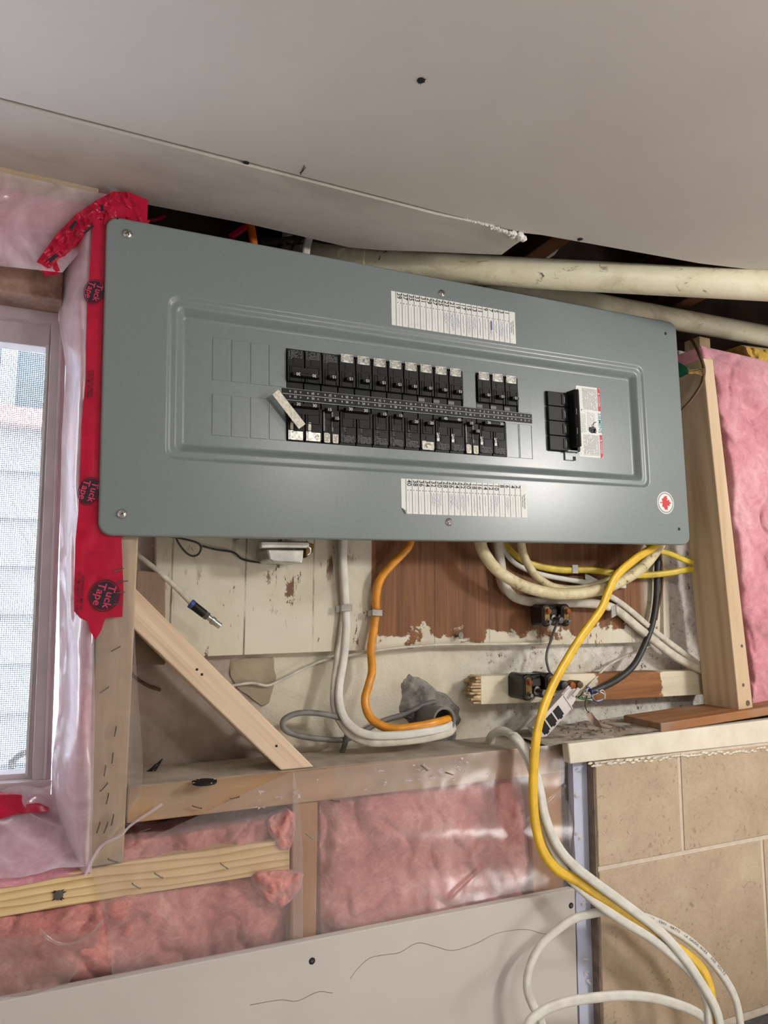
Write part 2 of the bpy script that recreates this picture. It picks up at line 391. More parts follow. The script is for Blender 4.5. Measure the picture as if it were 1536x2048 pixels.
g = G('window_glass'); tr = g.n('BsdfTransparent', [(0, (0.96, 0.98, 0.98, 1))]).outputs[0]; gl = g.n('BsdfGlossy', {'Roughness': 0.03}).outputs[0]
g.t.links.new(g.n('MixShader', [(0, 0.07), (1, tr), (2, gl)]).outputs[0], g.out.inputs[0]); M['glass'] = g.m
g = G('insect_screen'); tr = g.n('BsdfTransparent').outputs[0]; df = g.n('BsdfDiffuse', [(0, lin((150, 152, 158)))]).outputs[0]
wa = g.n('TexWave', {'Vector': g.co(), 'Scale': 120.0}, bands_direction='X').outputs[1]; wb = g.n('TexWave', {'Vector': g.co(), 'Scale': 120.0}, bands_direction='Z').outputs[1]
g.t.links.new(g.n('MixShader', [(0, g.ma('MULTIPLY', g.ma('MAXIMUM', g.fr(wa, 0.6, 0.85), g.fr(wb, 0.5, 0.75)), 0.72)), (1, tr), (2, df)]).outputs[0], g.out.inputs[0]); M['screen'] = g.m
# ------------------------------------------------------------------ the setting
FY = 0.013                                  # front plane of the framing
YB = 0.100                                  # face of the plywood backboard
YC = 0.118                                  # face of the concrete wall
CZ = ZB + 0.45                              # underside of the ceiling boards
XL, XR, YF = -1.3, 2.9, -3.0                # the room
def struct(name, mb, mat, parent=None, **k): return tag(obj(name, mb, mat, parent, **k), kind='structure')

g = G('foundation_concrete')
X = g.xyz(0); Z = g.xyz(2)
w1 = g.noise(9, 6, 0.65); w2 = g.noise(70, 6, 0.75); w3 = g.noise(3.5, 5, 0.6)
raw = g.ramp(w1, [(0.3, (136, 120, 110)), (0.5, (170, 155, 145)), (0.7, (192, 180, 170))])
raw = g.mix(g.fr(w2, 0.62, 0.72), raw, (86, 72, 64))
cream = g.ramp(w1, [(0.3, (190, 182, 160)), (0.55, (214, 208, 190)), (0.75, (222, 218, 204))])
cream = g.mix(g.ma('MULTIPLY', g.fr(w2, 0.64, 0.7), 0.8), cream, (126, 112, 88))
white = g.ramp(w2, [(0.36, (70, 62, 54)), (0.42, (196, 192, 184)), (0.7, (228, 226, 220))])
xx = g.ma('ADD', X, g.ma('MULTIPLY', g.ma('SUBTRACT', w3, 0.5), 0.22))
c = g.mix(g.fr(xx, 0.22, 0.27), raw, cream)
c = g.mix(g.ma('MULTIPLY', g.fr(xx, 0.56, 0.66), g.fr(w1, 0.34, 0.46)), c, white)
g.set(Base_Color=c, Roughness=0.92).bump(g.ma('ADD', w2, g.ma('MULTIPLY', w1, 0.8)), 0.55, 0.004)
M['concrete'] = g.m
x0, x1, z0, z1, nx, nz = 0.03, 1.55, -0.46, 0.43, 190, 110
vs = []; fs = []
for j in range(nz + 1):
    for i in range(nx + 1):
        x = x0 + (x1 - x0) * i / nx; z = z0 + (z1 - z0) * j / nz
        d = 0.0028 * fbm(Vector((x * 14, 3.1, z * 14))) + 0.0012 * fbm(Vector((x * 60, 1.0, z * 60)), 2)
        vs.append(Vector((x, YC + d, ZB + z)))
fs = [(j * (nx + 1) + i, j * (nx + 1) + i + 1, (j + 1) * (nx + 1) + i + 1, (j + 1) * (nx + 1) + i) for j in range(nz) for i in range(nx)]
wb = MB().add(vs, fs)
wb.box(0.03, x1, YC + 0.006, 0.34, ZB + z0, ZB + z1)
wb.box(0.03, XR, YC + 0.002, 0.34, 0, ZB + z0); wb.box(x1, XR, YC, 0.34, ZB + z0, ZB + z1)
wb.box(XL, 0.03, YC + 0.002, 0.34, 0, ZB - 0.37); wb.box(XL, -0.80, YC, 0.34, ZB - 0.37, ZB + z1)
wb.box(-0.80, 0.03, YC, 0.34, ZB + 0.335, ZB + z1)
wall_back = struct('wall_back', wb, M['concrete'], org=(0, YC, ZB), smooth=40)

def chip(pts, y, name, mat, rough, label=None, amp=0.003):
    pts = [P(a, b, YC) for a, b in pts]; n = len(pts); c = sum(pts, Vector()) / n; vs = []; fs = []; K = 7; S = 5
    ring = []
    for i in range(n):
        for s in range(S):
            q = pts[i].lerp(pts[(i + 1) % n], s / S); q = q + (q - c) * 0.07 * noise.noise(q * 90); ring.append(q)
    m_ = len(ring)
    for k in range(K + 1):
        for q in ring:
            r = c.lerp(q, 1 - k / (K + 0.001)) if k < K else c.copy()
            r.y = YC + (0.004 if k == 0 else y) - (amp * (0.5 + fbm(r * rough)) if k else 0); vs.append(r)
    fs = [(k * m_ + i, k * m_ + (i + 1) % m_, (k + 1) * m_ + (i + 1) % m_, (k + 1) * m_ + i) for k in range(K) for i in range(m_)]
    o = obj(name, MB().add(vs, fs), mat, wall_back, smooth=50)
    if label: o['label'] = label
    return o
g = G('exposed_grey_concrete'); f = g.noise(40, 7, 0.72); f2 = g.noise(12, 5, 0.6)
c = g.ramp(f, [(0.33, (84, 80, 76)), (0.5, (134, 130, 124)), (0.7, (170, 166, 158))]); c = g.mix(g.fr(f2, 0.55, 0.7), c, (82, 78, 74))
g.set(Base_Color=c, Roughness=0.95).bump(f, 0.7, 0.004); M['chip'] = g.m
chip([(793, 1425), (796, 1362), (815, 1342), (850, 1358), (876, 1380), (903, 1394), (921, 1418), (926, 1440), (915, 1462), (914, 1486), (862, 1506), (822, 1490), (818, 1450)], -0.003, 'broken_concrete', M['chip'], 60, 'grey broken concrete around the conduit', 0.005)
g = G('bare_cement'); f = g.noise(16, 6, 0.65)
g.set(Base_Color=g.ramp(f, [(0.3, (140, 128, 108)), (0.7, (168, 156, 134))]), Roughness=0.95).bump(g.noise(70, 5), 0.4, 0.002); M['cement'] = g.m
chip([(452, 1312), (550, 1306), (556, 1352), (547, 1385), (541, 1408), (524, 1418), (503, 1402), (468, 1378), (452, 1345)], -0.003, 'bare_patch', M['cement'], 30, 'grey patch where the paint is gone', 0.0015)

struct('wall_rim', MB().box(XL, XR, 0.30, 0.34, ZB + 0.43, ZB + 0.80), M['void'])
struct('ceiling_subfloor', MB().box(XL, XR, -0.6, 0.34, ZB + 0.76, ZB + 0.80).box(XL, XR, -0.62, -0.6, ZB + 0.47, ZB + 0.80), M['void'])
struct('floor', MB().box(XL, XR, YF, 0.118, -0.05, 0), M['floor'])
struct('wall_left', MB().box(XL - 0.1, XL, YF, 0.34, 0, CZ + 0.35), M['plaster'])
struct('wall_right', MB().box(XR, XR + 0.1, YF, 0.34, 0, CZ + 0.35), M['plaster'])
struct('wall_front', MB().box(XL, XR, YF - 0.1, YF, 0, CZ + 0.35), M['plaster'])

# ceiling: the main board, the loose strip along the wall and the screw holes
c1 = PZ(1084, 470, CZ); c2 = PZ(1536, 543, CZ); c3 = c2 + (c2 - c1) * 1.6
ys = PZ(500, 325, CZ).y
low = [(XL, YF, CZ), (XR, YF, CZ), (XR, c3.y, CZ), (c3.x, c3.y, CZ), (c2.x, c2.y, CZ), (c2.x - 0.12, c2.y + 0.026, CZ), (c1.x, c1.y, CZ), (PZ(1045, 462, CZ).x, ys, CZ), (XL, ys, CZ)]
cm = MB().prism([Vector(v) for v in low], [Vector((a, b, c + 0.0127)) for a, b, c in low])
ceil = struct('ceiling', cm, M['drywall'])
sp = [(-1.25, ys + 0.004), (PZ(880, 419, CZ).x, ys + 0.004)]
jag = [PZ(a, b, CZ) for a, b in ((985, 449), (1005, 462), (1030, 466), (1044, 471), (1042, 478), (1028, 487), (1012, 499), (1003, 506))]
b0, b1 = PZ(300, 398, CZ), PZ(850, 503, CZ); bsl = (b1.y - b0.y) / (b1.x - b0.x); bya = lambda x: b0.y + bsl * (x - b0.x)
bk_ = [PZ(a, b, CZ) for a, b in ((930, 503), (840, 499), (768, 497), (700, 491.5), (500, 444.5))]
lows = [Vector((a, b, CZ - 0.003)) for a, b in sp] + [Vector((v.x, v.y, CZ - 0.003)) for v in jag + bk_] + [ Vector((-1.25, bya(-1.25), CZ - 0.003))]
strip = obj('drywall_strip', MB().prism(lows, [v + Vector((0, 0, 0.0127)) for v in lows]), M['drywall_mottled'], ceil)
gy = MB()
for i in range(26):
    t = i / 25; a = PZ(930 + 116 * t, 436.5 + 36 * t, CZ - 0.004); r = 0.0012 + 0.0055 * t ** 2 * (0.6 + 0.5 * random.random())
    for k in range(3 if t > 0.5 else 1):
        q = a + Vector((random.uniform(-1, 1) * r, random.uniform(-0.2, 1) * r * 1.2, random.uniform(-1, 0.6) * 0.002))
        gy.lathe(q, (0.3, 0.2, 1), [(-r * 0.6, r * 0.4), (0, r), (r * 0.7, r * 0.5)], 6)
obj('torn_gypsum', gy, M['gypsum'], ceil)['label'] = 'crumbled white gypsum at the broken strip end'
for (a, b, r) in ((842, 160, 0.0042), (492, 325, 0.0038), (1160, 478, 0.0038), (675, 380, 0.0015)):
    q = PZ(a, b, CZ)
    if a == 842: q.z = CZ
    h = MB().lathe(q - Vector((0, 0, 0.0012)), (0, 0, 1), [(0, r * 0.75), (0.0004, r), (0.002, r * 0.9)], 10)
    for k in range(5):
        an = k * 1.3 + k * k * 0.4; h.cyl(q + Vector((math.cos(an) * r * 0.8, math.sin(an) * r * 0.8, -0.0006)), q + Vector((math.cos(an) * r * (1.05 + 0.12 * k), math.sin(an) * r * (1.0 + 0.1 * k), -0.0016)), 0.0006, 0.0002, 4)
    obj('screw_hole', h, M['dark'], ceil)
sc_ = MB()
for pts in ([(609, 331), (604, 341), (601, 350)], [(611, 335), (605, 343), (599, 346)]):
    sc_.sweep([PZ(a, b, CZ - 0.0004) for a, b in pts], 0.0004, n=5)
obj('scratch', sc_, M['dark'], ceil)

# joists above, seen through the gap
for x, od in ((0.30, 'first'), (0.72, 'second'), (1.14, 'third')):
    o = obj('floor_joist', MB().box(x, x + 0.038, -0.60, 0.30, ZB + 0.56, ZB + 0.76), M['wood_y'], bevel=0.002)
    tag(o, od + ' dark floor joist from the left above the ceiling gap', 'joist', 'floor joists above the gap')

# window
WY = 0.105
win = struct('window_1', MB().prism([P(a, b, WY) for a, b in ((-330, 548), (117, 610), (117, 646), (-330, 590))], [P(a, b, WY) + Vector((0, 0.055, 0)) for a, b in ((-330, 548), (117, 610), (117, 646), (-330, 590))]), M['vinyl'])
def wpart(name, quads, y0, th, mat, bevel=0.001):
    mb = MB()
    for q in quads:
        a = [P(x, y, y0) for x, y in q]; mb.prism(a, [v + Vector((0, th, 0)) for v in a])
    return obj(name, mb, mat, win, bevel=bevel)
wpart('jamb', [((103, 640), (134, 643), (101, 1580), (63, 1580))], WY + 0.004, 0.05, M['vinyl'])
wpart('jamb_stop', [((120, 648), (126, 648), (93, 1560), (87, 1560))], WY - 0.001, 0.02, M['vinyl'])
wpart('frame_sill', [((-330, 1590), (103, 1560), (101, 1600), (-330, 1640))], WY - 0.002, 0.05, M['vinyl'])
sash = wpart('sash', [((-330, 590), (117, 647), (103, 696), (-330, 642)), ((98, 660), (116, 662), (66, 1566), (54, 1566)), ((-330, 1572), (56, 1546), (66, 1574), (-330, 1602))], WY + 0.014, 0.03, M['vinyl'])
obj('sash_bead', MB().prism([P(a, b, WY + 0.012) for a, b in ((92, 690), (98, 690), (55, 1552), (50, 1552))], [P(a, b, WY + 0.012) + Vector((0, 0.02, 0)) for a, b in ((92, 690), (98, 690), (55, 1552), (50, 1552))]), M['paper'], sash)
wpart('pane', [((-330, 620), (100, 680), (58, 1556), (-330, 1585))], WY + 0.034, 0.004, M['glass'], 0)
wpart('insect_screen', [((-330, 620), (100, 680), (58, 1556), (-330, 1585))], WY + 0.047, 0.0006, M['screen'], 0)

# outdoors, through the window
NY = 2.3
def topz(px, py): return P(px, py, NY).z
nb = thing('neighbour_house', 'white sided house wall close outside the window', 'house', (-1.0, NY, 0))
obj('wall', MB().box(-3.5, 1.0, NY + 0.03, NY + 0.3, -0.5, 6.0), M['siding'], nb)
zt = topz(40, 820); 
for k in range(12):
    z = zt - 0.06 - 0.19 * (k + 1)
    obj('siding_board', MB().prism([Vector((-3.5, NY - 0.004, z)), Vector((1.0, NY - 0.004, z)), Vector((1.0, NY + 0.022, z + 0.192)), Vector((-3.5, NY + 0.022, z + 0.192))], [Vector((-3.5, NY + 0.03, z)), Vector((1.0, NY + 0.03, z)), Vector((1.0, NY + 0.03, z + 0.192)), Vector((-3.5, NY + 0.03, z + 0.192))]), M['siding'], nb)
wn = obj('window_pane', MB().box(-2.2, P(200, 760, NY).x, NY - 0.005, NY + 0.03, zt, topz(40, 560)), M['sash_dark'], nb)
obj('mullion', MB().box(P(17, 760, NY).x - 0.03, P(17, 760, NY).x + 0.03, NY - 0.02, NY, zt, topz(40, 560)), M['siding'], wn)
obj('ledge', MB().box(-3.5, 1.0, NY - 0.06, NY + 0.03, zt - 0.07, zt), M['pinktrim'], nb)
tag(obj('snow', MB().box(-4, 1.6, 0.345, NY - 0.02, 0.1, ZB - 0.75), M['snow']), kind='structure')
hose = MB().sweep([Vector((P(22, 1545, 0.9).x - 0.002, 0.9, ZB - 0.75))] + [P(a, b, 0.9) for a, b in ((22, 1545), (24, 1530), (32, 1516), (44, 1508), (58, 1504), (74, 1506))], 0.007, n=8)
tag(obj('garden_hose', hose, M['greycable']), 'pale grey hose loop outside at the bottom of the window', 'hose')
# ------------------------------------------------------------------ the breaker panel (panel frame: x along, z up, y 0 at the cover face)
PR = 0.0243; PW, PH = 0.958, 0.3995
IN = 0.0254
panel = thing('breaker_panel', 'large grey electrical breaker panel with rows of black breakers, mounted under the ceiling', 'electrical panel', (0, 0, ZB))
panel.rotation_euler = (0, -PR, 0)
CR, SR = math.cos(PR), math.sin(PR)
def PL(px, py, d=0.0):                      # panel coordinates of a place seen on the cover
    w = P(px, py, d); z = w.z - ZB
    return (w.x * CR + z * SR, -w.x * SR + z * CR)
def part(name, mb, mat, parent=panel, **k): return obj(name, mb, mat, parent, local=True, **k)

def rrect(x0, x1, z0, z1, r, y, k=7):
    out = []
    for cx, cz, a0 in ((x1 - r, z1 - r, 0), (x0 + r, z1 - r, 90), (x0 + r, z0 + r, 180), (x1 - r, z0 + r, 270)):
        for i in range(k):
            a = math.radians(a0 + 90 * i / (k - 1)); out.append(Vector((cx + r * math.cos(a), y, cz + r * math.sin(a))))
    return out
R_ = []
def ring(i, r, y): R_.append(rrect(i, PW - i, i, PH - i, r, y))
ring(0, 0.016, 0.0128); ring(0, 0.016, 0.0022); ring(0.0004, 0.0156, 0.0012); ring(0.0012, 0.0148, 0.0004); ring(0.0022, 0.0138, 0.0); ring(0.0032, 0.0128, 0.0)
def iring(e, r, y): R_.append(rrect(0.0755 + e, 0.8725 - e, 0.0960 + e, 0.3090 - e, r, y))
for e, r, y in ((-0.0012, 0.0152, 0), (0, 0.014, 0), (0.0012, 0.013, 0.0006), (0.0028, 0.0125, 0.0022), (0.0042, 0.012, 0.0029), (0.0056, 0.0112, 0.0031), (0.0066, 0.0105, 0.0031), (0.0106, 0.0092, 0.0031), (0.0113, 0.009, 0.0031),
                (0.0126, 0.0085, 0.0036), (0.0142, 0.008, 0.0050), (0.0190, 0.006, 0.0105), (0.0206, 0.005, 0.0124), (0.0222, 0.004, 0.0136), (0.0236, 0.0034, 0.0139), (0.0250, 0.003, 0.0139)):
    iring(e, r, y)
bm = bmesh.new(); rows = [[bm.verts.new(v) for v in r] for r in R_]; n = len(R_[0])
for a, b in zip(rows, rows[1:]):
    for i in range(n): bm.faces.new((a[i], a[(i + 1) % n], b[(i + 1) % n], b[i]))
for f in bm.faces: f.smooth = True
D0 = 0.0139
X1 = 0.6289
def sx(num): return X1 - ((num - 1) // 2) * IN if num % 2 else X1 - (num // 2 - 1) * IN
UZ = (0.2075, 0.2635); LZ = (0.1335, 0.1905)
HOLES = [(sx(31) - IN / 2, sx(11) + IN / 2 + 0.001, *UZ), (sx(7) - IN / 2, sx(3) + IN / 2 + 0.001, *UZ),
         (sx(32) - IN / 2, sx(6) + IN / 2 + 0.001, *LZ), (0.6712, 0.7315, 0.1490, 0.2485)]
es = [bm.edges.get((rows[-1][i], rows[-1][(i + 1) % n])) for i in range(n)]
for (a, b, c, d) in HOLES:
    q = [bm.verts.new((a, D0, c)), bm.verts.new((b, D0, c)), bm.verts.new((b, D0, d)), bm.verts.new((a, D0, d))]
    q2 = [bm.verts.new((v.co.x, D0 + 0.0016, v.co.z)) for v in q]
    for i in range(4):
        es.append(bm.edges.new((q[i], q[(i + 1) % 4]))); bm.faces.new((q[i], q[(i + 1) % 4], q2[(i + 1) % 4], q2[i]))
bmesh.ops.triangle_fill(bm, use_beauty=True, use_dissolve=False, edges=es)
bmesh.ops.recalc_face_normals(bm, faces=bm.faces)
me = bpy.data.meshes.new('cover'); bm.to_mesh(me); bm.free(); me.materials.append(M['panel'])
me.set_sharp_from_angle(angle=math.radians(50))
# the fill must face the room
cover = bpy.data.objects.new('cover', me); CO.link(cover); cover.parent = panel; WL[cover] = WL[panel]
part('enclosure', MB().box(0.060, PW - 0.03, 0.030, 0.098, 0.022, PH - 0.022), M['panel'])
part('interior', MB().box(sx(39) - IN / 2, sx(1) + IN / 2, 0.022, 0.029, LZ[0] - 0.008, UZ[1] + 0.008).box(0.666, 0.737, 0.026, 0.0295, 0.142, 0.255), M['dark'])

# knockout filler plates
for num in (39, 37, 35, 33, 9, 1, 40, 38, 36, 34, 4, 2):
    z = UZ if num % 2 else LZ; x = sx(num); top = z[1] + (0.002 if num % 2 and num > 30 else 0)
    e = 0.0007
    part('filler_plate', MB().box(x - IN / 2 + 0.0013, x + IN / 2 - 0.0011, D0 - e, D0 + 0.003, z[0] + 0.0004, top - (0.0005 if num % 2 else 0.0015)), M['panel'], bevel=0.0006)
    if num in (4, 2, 9):
        part('knockout_slot', MB().box(x + IN / 2 - 0.0011, x + IN / 2 - 0.0001, D0 - 0.0002, D0 + 0.0006, z[0], z[1] - 0.002), M['dark'])

# screws and open holes
def screw(px, py):
    x, z = PL(px, py)
    s = part('screw', MB().lathe((0, 0.001, 0), (0, -1, 0), [(0, 0.0062), (0.0012, 0.0062), (0.0028, 0.0050), (0.0040, 0.0030), (0.0045, 0.0012)], 18), M['screw'], smooth=60, loc=(x, 0, z))
    b = MB()
    for a in (0.5, 2.07): 
        c, d = math.cos(a), math.sin(a); b.prism([Vector((c * u - d * w, -0.0046, d * u + c * w)) for u, w in ((-0.0034, -0.0007), (0.0034, -0.0007), (0.0034, 0.0007), (-0.0034, 0.0007))], [Vector((c * u - d * w, -0.0024, d * u + c * w)) for u, w in ((-0.0034, -0.0007), (0.0034, -0.0007), (0.0034, 0.0007), (-0.0034, 0.0007))])
    part('slot', b, M['steel'], s)
for a in ((255, 468), (244, 1028), (884, 587), (898, 1044)): screw(*a)
for px, py in ((1331, 667), (1358, 1058), (235, 437)):
    x, z = PL(px, py); r = 0.0028 if px > 300 else 0.0014
    part('screw_hole', MB().lathe((x, 0.0006, z), (0, -1, 0), [(0, r), (0.0008, r)], 14), M['dark'])

# number strip between the rows
part('number_strip', MB().box(sx(31) - IN / 2 - 0.006, sx(1) + IN / 2 + 0.001, D0 - 0.0012, D0 + 0.002, 0.1918, 0.2066), M['strip'], bevel=0.0004)
nm = MB(); yp = D0 - 0.0013
for k in range(16):
    o_, e_ = 31 - 2 * k, 32 - 2 * k; x = sx(o_)
    nm.text(str(o_), 0.0044, (x, yp, 0.2031), (-1, 0, 0), (0, 0, -1)); nm.text(str(e_), 0.0044, (x, yp, 0.1956), (1, 0, 0), (0, 0, 1))
    for dx, ch in ((-0.0075, 'B'), (0.0075, 'A')):
        nm.text(ch, 0.0036, (x + dx, yp, 0.2031), (-1, 0, 0), (0, 0, -1)); nm.text(ch, 0.0036, (x + dx, yp, 0.1956), (1, 0, 0), (0, 0, 1))
x = sx(31) - IN / 2 - 0.006
nm.box(x, sx(1) + IN / 2, yp, yp + 0.0001, 0.1989, 0.1994)
part('numbering', nm, M['whiteprint'])

# breakers: every one a part with its toggle, stickers and print
def fine_print(mb, x0, x1, z0, z1, y, rows_, sd, up=True):
    r = random.Random(sd); h = (z1 - z0) / rows_
    for k in range(rows_):
        x = x0 + r.random() * 0.0006
        while x < x1 - 0.0005:
            w = r.choice((0.0007, 0.0011, 0.0017)); w = min(w, x1 - x)
            if r.random() < 0.8: mb.box(x, x + w, y - 0.00008, y, z0 + k * h + h * 0.28, z0 + k * h + h * 0.74)
            x += w + 0.0005
def plate(x0, x1, z0, z1, y, r=0.0012):
    a = rrect(x0, x1, z0, z1, r, y - 0.00025, 4); return MB().prism(a, [v + Vector((0, 0.0003, 0)) for v in a])
BF = 0.0098                                 # breaker face depth
_mesh = {}
def breaker(num, kind, sticker=None, rating='15', down=True):
    """one pole space; upper = odd numbers. The toggle sits nearer the strip side when on"""
    up = num % 2 == 1; z = UZ if up else LZ; x = sx(num); n_ = 2 if kind == 'double' else 1
    w0 = -IN / 2 + 0.0010; w1 = IN / 2 - 0.0010 + (n_ - 1) * IN
    hgt = z[1] - z[0]
    root = bpy.data.objects.new('breaker', None); CO.link(root); root.parent = panel; root.location = (x, 0, z[0]); root.empty_display_size = 0.01; WL[root] = WL[panel]
    s = 1 if up else -1
    def zz(t): return t * hgt if up else (1 - t) * hgt       # t: 0 next to the strip, 1 at the outer end
    def zb(a, b): return (min(zz(a), zz(b)), max(zz(a), zz(b)))
    poles = [0.0, IN] if n_ == 2 else [0.0]
    key = (kind, up)
    if key not in _mesh:
        mb = MB()
        for p in poles:
            a0, a1 = p - IN / 2 + 0.0009, p + IN / 2 - 0.0009
            for (u, v, y) in ((0.0, 0.17, BF + 0.006), (0.17, 0.55, BF - 0.0006), (0.55, 0.93, BF), (0.93, 0.995, BF + 0.003)):
                q = zb(u, v); mb.box(a0, a1, y, 0.024, *q)
            q = zb(0.60, 0.76); mb.box(a0 + 0.008, a1 - 0.0012, BF - 0.0006, BF, *q)
            q = zb(0.17, 0.55)
            if kind == 'tandem':
                mb.box(-0.0006, 0.0006, BF - 0.0014, BF, *zb(0.05, 0.98))
            else:
                mb.box(a0 + 0.0028, a0 + 0.0040, BF - 0.0016, BF, *q); mb.box(a1 - 0.0040, a1 - 0.0028, BF - 0.0016, BF, *q)
                mb.box(a0 + 0.004, a1 - 0.004, BF - 0.0016, BF, *zb(0.54, 0.56))
        o = part('case', mb, M['black'], root, bevel=0.0004); _mesh[key] = o
    else:
        o = _mesh[key].copy(); CO.link(o); o.parent = root; WL[o] = WL[panel]
    # toggle
    def handle(xc, w, t, label):
        hb = MB(); a, b = zb(t - 0.055, t + 0.055)
        hb.prism([Vector((xc - w / 2, 0.0012, a + 0.0012)), Vector((xc + w / 2, 0.0012, a + 0.0012)), Vector((xc + w / 2, 0.0012, b - 0.0012)), Vector((xc - w / 2, 0.0012, b - 0.0012))],
                 [Vector((xc - w / 2 - 0.0004, BF, a - 0.0006)), Vector((xc + w / 2 + 0.0004, BF, a - 0.0006)), Vector((xc + w / 2 + 0.0004, BF, b + 0.0006)), Vector((xc - w / 2 - 0.0004, BF, b + 0.0006))])
        tg = part('toggle', hb, M['black'], root, bevel=0.0006)
        lb = MB(); f = -1 if up else 1
        for dx, tx in label: lb.text(tx, 0.0060, (xc + dx, 0.0009, (a + b) / 2), (f, 0, 0), (0, 0, f))
        part('rating', lb, M['whiteprint'], root)
        sh = MB().box(xc - w / 2 + 0.0005, xc + w / 2 - 0.0005, BF - 0.0017, BF, *zb(t + 0.07 if t < 0.3 else t + 0.06, t + 0.2))
        part('toggle_slot', sh, M['dark'], root)
    if kind == 'double': handle(IN / 2 - 0.0005, IN + 0.0125, 0.31 if up else 0.14, ((-0.0115, rating), (0.0115, rating)))
    elif kind == 'tandem': handle(-0.0052, 0.0085, 0.20, ((0, rating),)); handle(0.0055, 0.0085, 0.40, ((0, rating),))
    else: handle(0.0012, 0.0120, 0.34 if up else (0.30 if num in (18, 16) else 0.18), ((0.001, rating),))
    # stickers and print
    pm = MB()
    for i, p in enumerate(poles):
        a0, a1 = p - IN / 2 + 0.0025, p + IN / 2 - 0.0032
        if sticker == 'silver':
            part('rating_sticker', plate(a0 + 0.0006, a1 - 0.0004, *zb(0.80, 1.02), BF), M['silver'], root)
            if num == 23: part('sticker_letter', MB().text('F', 0.007, (p, BF - 0.0004, zz(0.9)), (1, 0, 0), (0, 0, 1)), M['blackprint'], root)
            pm2 = MB(); fine_print(pm2, a0 + 0.002, a1 - 0.002, *zb(0.84, 0.99), BF - 0.0003, 4, num); part('sticker_print', pm2, M['greyprint'], root)
        elif sticker == 'bright':
            part('rating_sticker', plate(a0 + 0.0016, a1, *zb(0.74, 0.97), BF), M['silver'], root); part('side_sticker', plate(a0 - 0.0008, a0 + 0.0010, *zb(0.74, 0.97), BF, 0.0006), M['silver'], root)
            part('window_sticker', plate(a0 + 0.002, a0 + 0.006, *zb(0.52, 0.72), BF - 0.0004, 0.0006), M['agedpaper'], root)
        elif sticker == 'mark':
            part('rating_sticker', plate(a0 + 0.0004, a1, *zb(0.74, 0.97), BF), M['agedpaper'], root)
            mk = MB(); c = Vector((p, BF - 0.0004, zz(0.86)))
            for rr in (0.0034, 0.0056):
                for q in range(9):
                    an = math.pi * (0.15 + q / 8 * 1.2); mk.box(c.x + rr * math.cos(an) - 0.0006, c.x + rr * math.cos(an) + 0.0006, c.y, c.y + 0.0001, c.z + rr * 0.7 * math.sin(an) - 0.0006, c.z + rr * 0.7 * math.sin(an) + 0.0006)
            part('certification_mark', mk, M['blackprint'], root)
        elif sticker == 'letter':
            part('white_sticker', plate(a0 - 0.0006, a0 + 0.0036, *zb(0.50, 0.72), BF - 0.0006, 0.0005), M['paper'], root)
            part('sticker_letter', MB().text('D', 0.006, (a0 + 0.0015, BF - 0.0012, zz(0.61)), (1, 0, 0), (0, 0, 1)), M['blackprint'], root)
            fine_print(pm, a0 + 0.002, a1, *zb(0.74, 0.95), BF, 6, num + i)
        elif sticker == 'pair':
            for a, b in ((-0.0104, -0.0018), (0.0022, 0.0104)):
                part('rating_sticker', plate(p + a, p + b, *zb(0.74, 0.98), BF), M['agedpaper'], root)
                pm2 = MB(); fine_print(pm2, p + a + 0.001, p + b - 0.001, *zb(0.77, 0.95), BF - 0.0003, 5, num + int(a > 0)); part('sticker_print', pm2, M['greyprint'], root)
            for a in (-0.0118, 0.0004): part('silver_band', MB().box(p + a, p + a + 0.0022, BF - 0.0012, BF, *zb(0.22, 0.70)), M['greyprint'], root)
        else:
            fine_print(pm, a0 + 0.003, a1, *zb(0.72, 0.95), BF, 6, num + i)
            fine_print(pm, a0 - 0.0004, a0 + 0.002, *zb(0.72, 0.95), BF, 9, num + i + 50)
            if not up: fine_print(pm, a0 + 0.003, a0 + 0.007, *zb(0.50, 0.68), BF - 0.0006, 5, num + 99)
        if up and num <= 15: part('number_sticker', plate(a0 - 0.001, a0 + 0.009, *zb(0.03, 0.12), BF + 0.006, 0.0004), M['greyprint'], root)
    if pm.v: part('print', pm, M['greyprint'], root)

breaker(31, 'double', rating='30'); breaker(27, 'single', rating='15')
for num in (25, 23, 21, 19, 17, 15, 13, 11, 7, 5, 3): breaker(num, 'single', 'silver')
breaker(32, 'double', 'bright', '30'); breaker(28, 'tandem', 'pair'); breaker(26, 'double', None, '30')
breaker(22, 'single', None, '15'); breaker(20, 'single', None, '15'); breaker(18, 'single', None, '20'); breaker(16, 'single', 'mark', '20')
breaker(14, 'double', 'letter', '40'); breaker(10, 'tandem', 'pair'); breaker(8, 'double', 'letter', '30')

# main breaker
mbk = part('main_breaker', MB().box(0.6716, 0.7310, 0.0135, 0.026, 0.1494, 0.2481), M['black'], bevel=0.0005)
for k in range(4):
    za = 0.1506 + k * 0.0244
    part('pole_cover', MB().box(0.6722, 0.7120, 0.0080, 0.0140, za, za + 0.0232).box(0.6990, 0.7100, 0.0068, 0.0080, za + 0.003, za + 0.020), M['black'], mbk, bevel=0.0008)
    part('window_mark', MB().box(0.7030, 0.7045, 0.0064, 0.0069, za + 0.006, za + 0.016), M['greyprint'], mbk)
part('main_handle', MB().prism([Vector((x, y, 0.1560)) for x, y in ((0.7120, 0.012), (0.7135, -0.006), (0.7185, -0.010), (0.7225, -0.008), (0.7265, 0.012))], [Vector((x, y, 0.2500)) for x, y in ((0.7120, 0.012), (0.7135, -0.006), (0.7185, -0.010), (0.7225, -0.008), (0.7265, 0.012))]).box(0.724, 0.7300, 0.004, 0.0135, 0.1500, 0.2470), M['black'], mbk, bevel=0.0008)
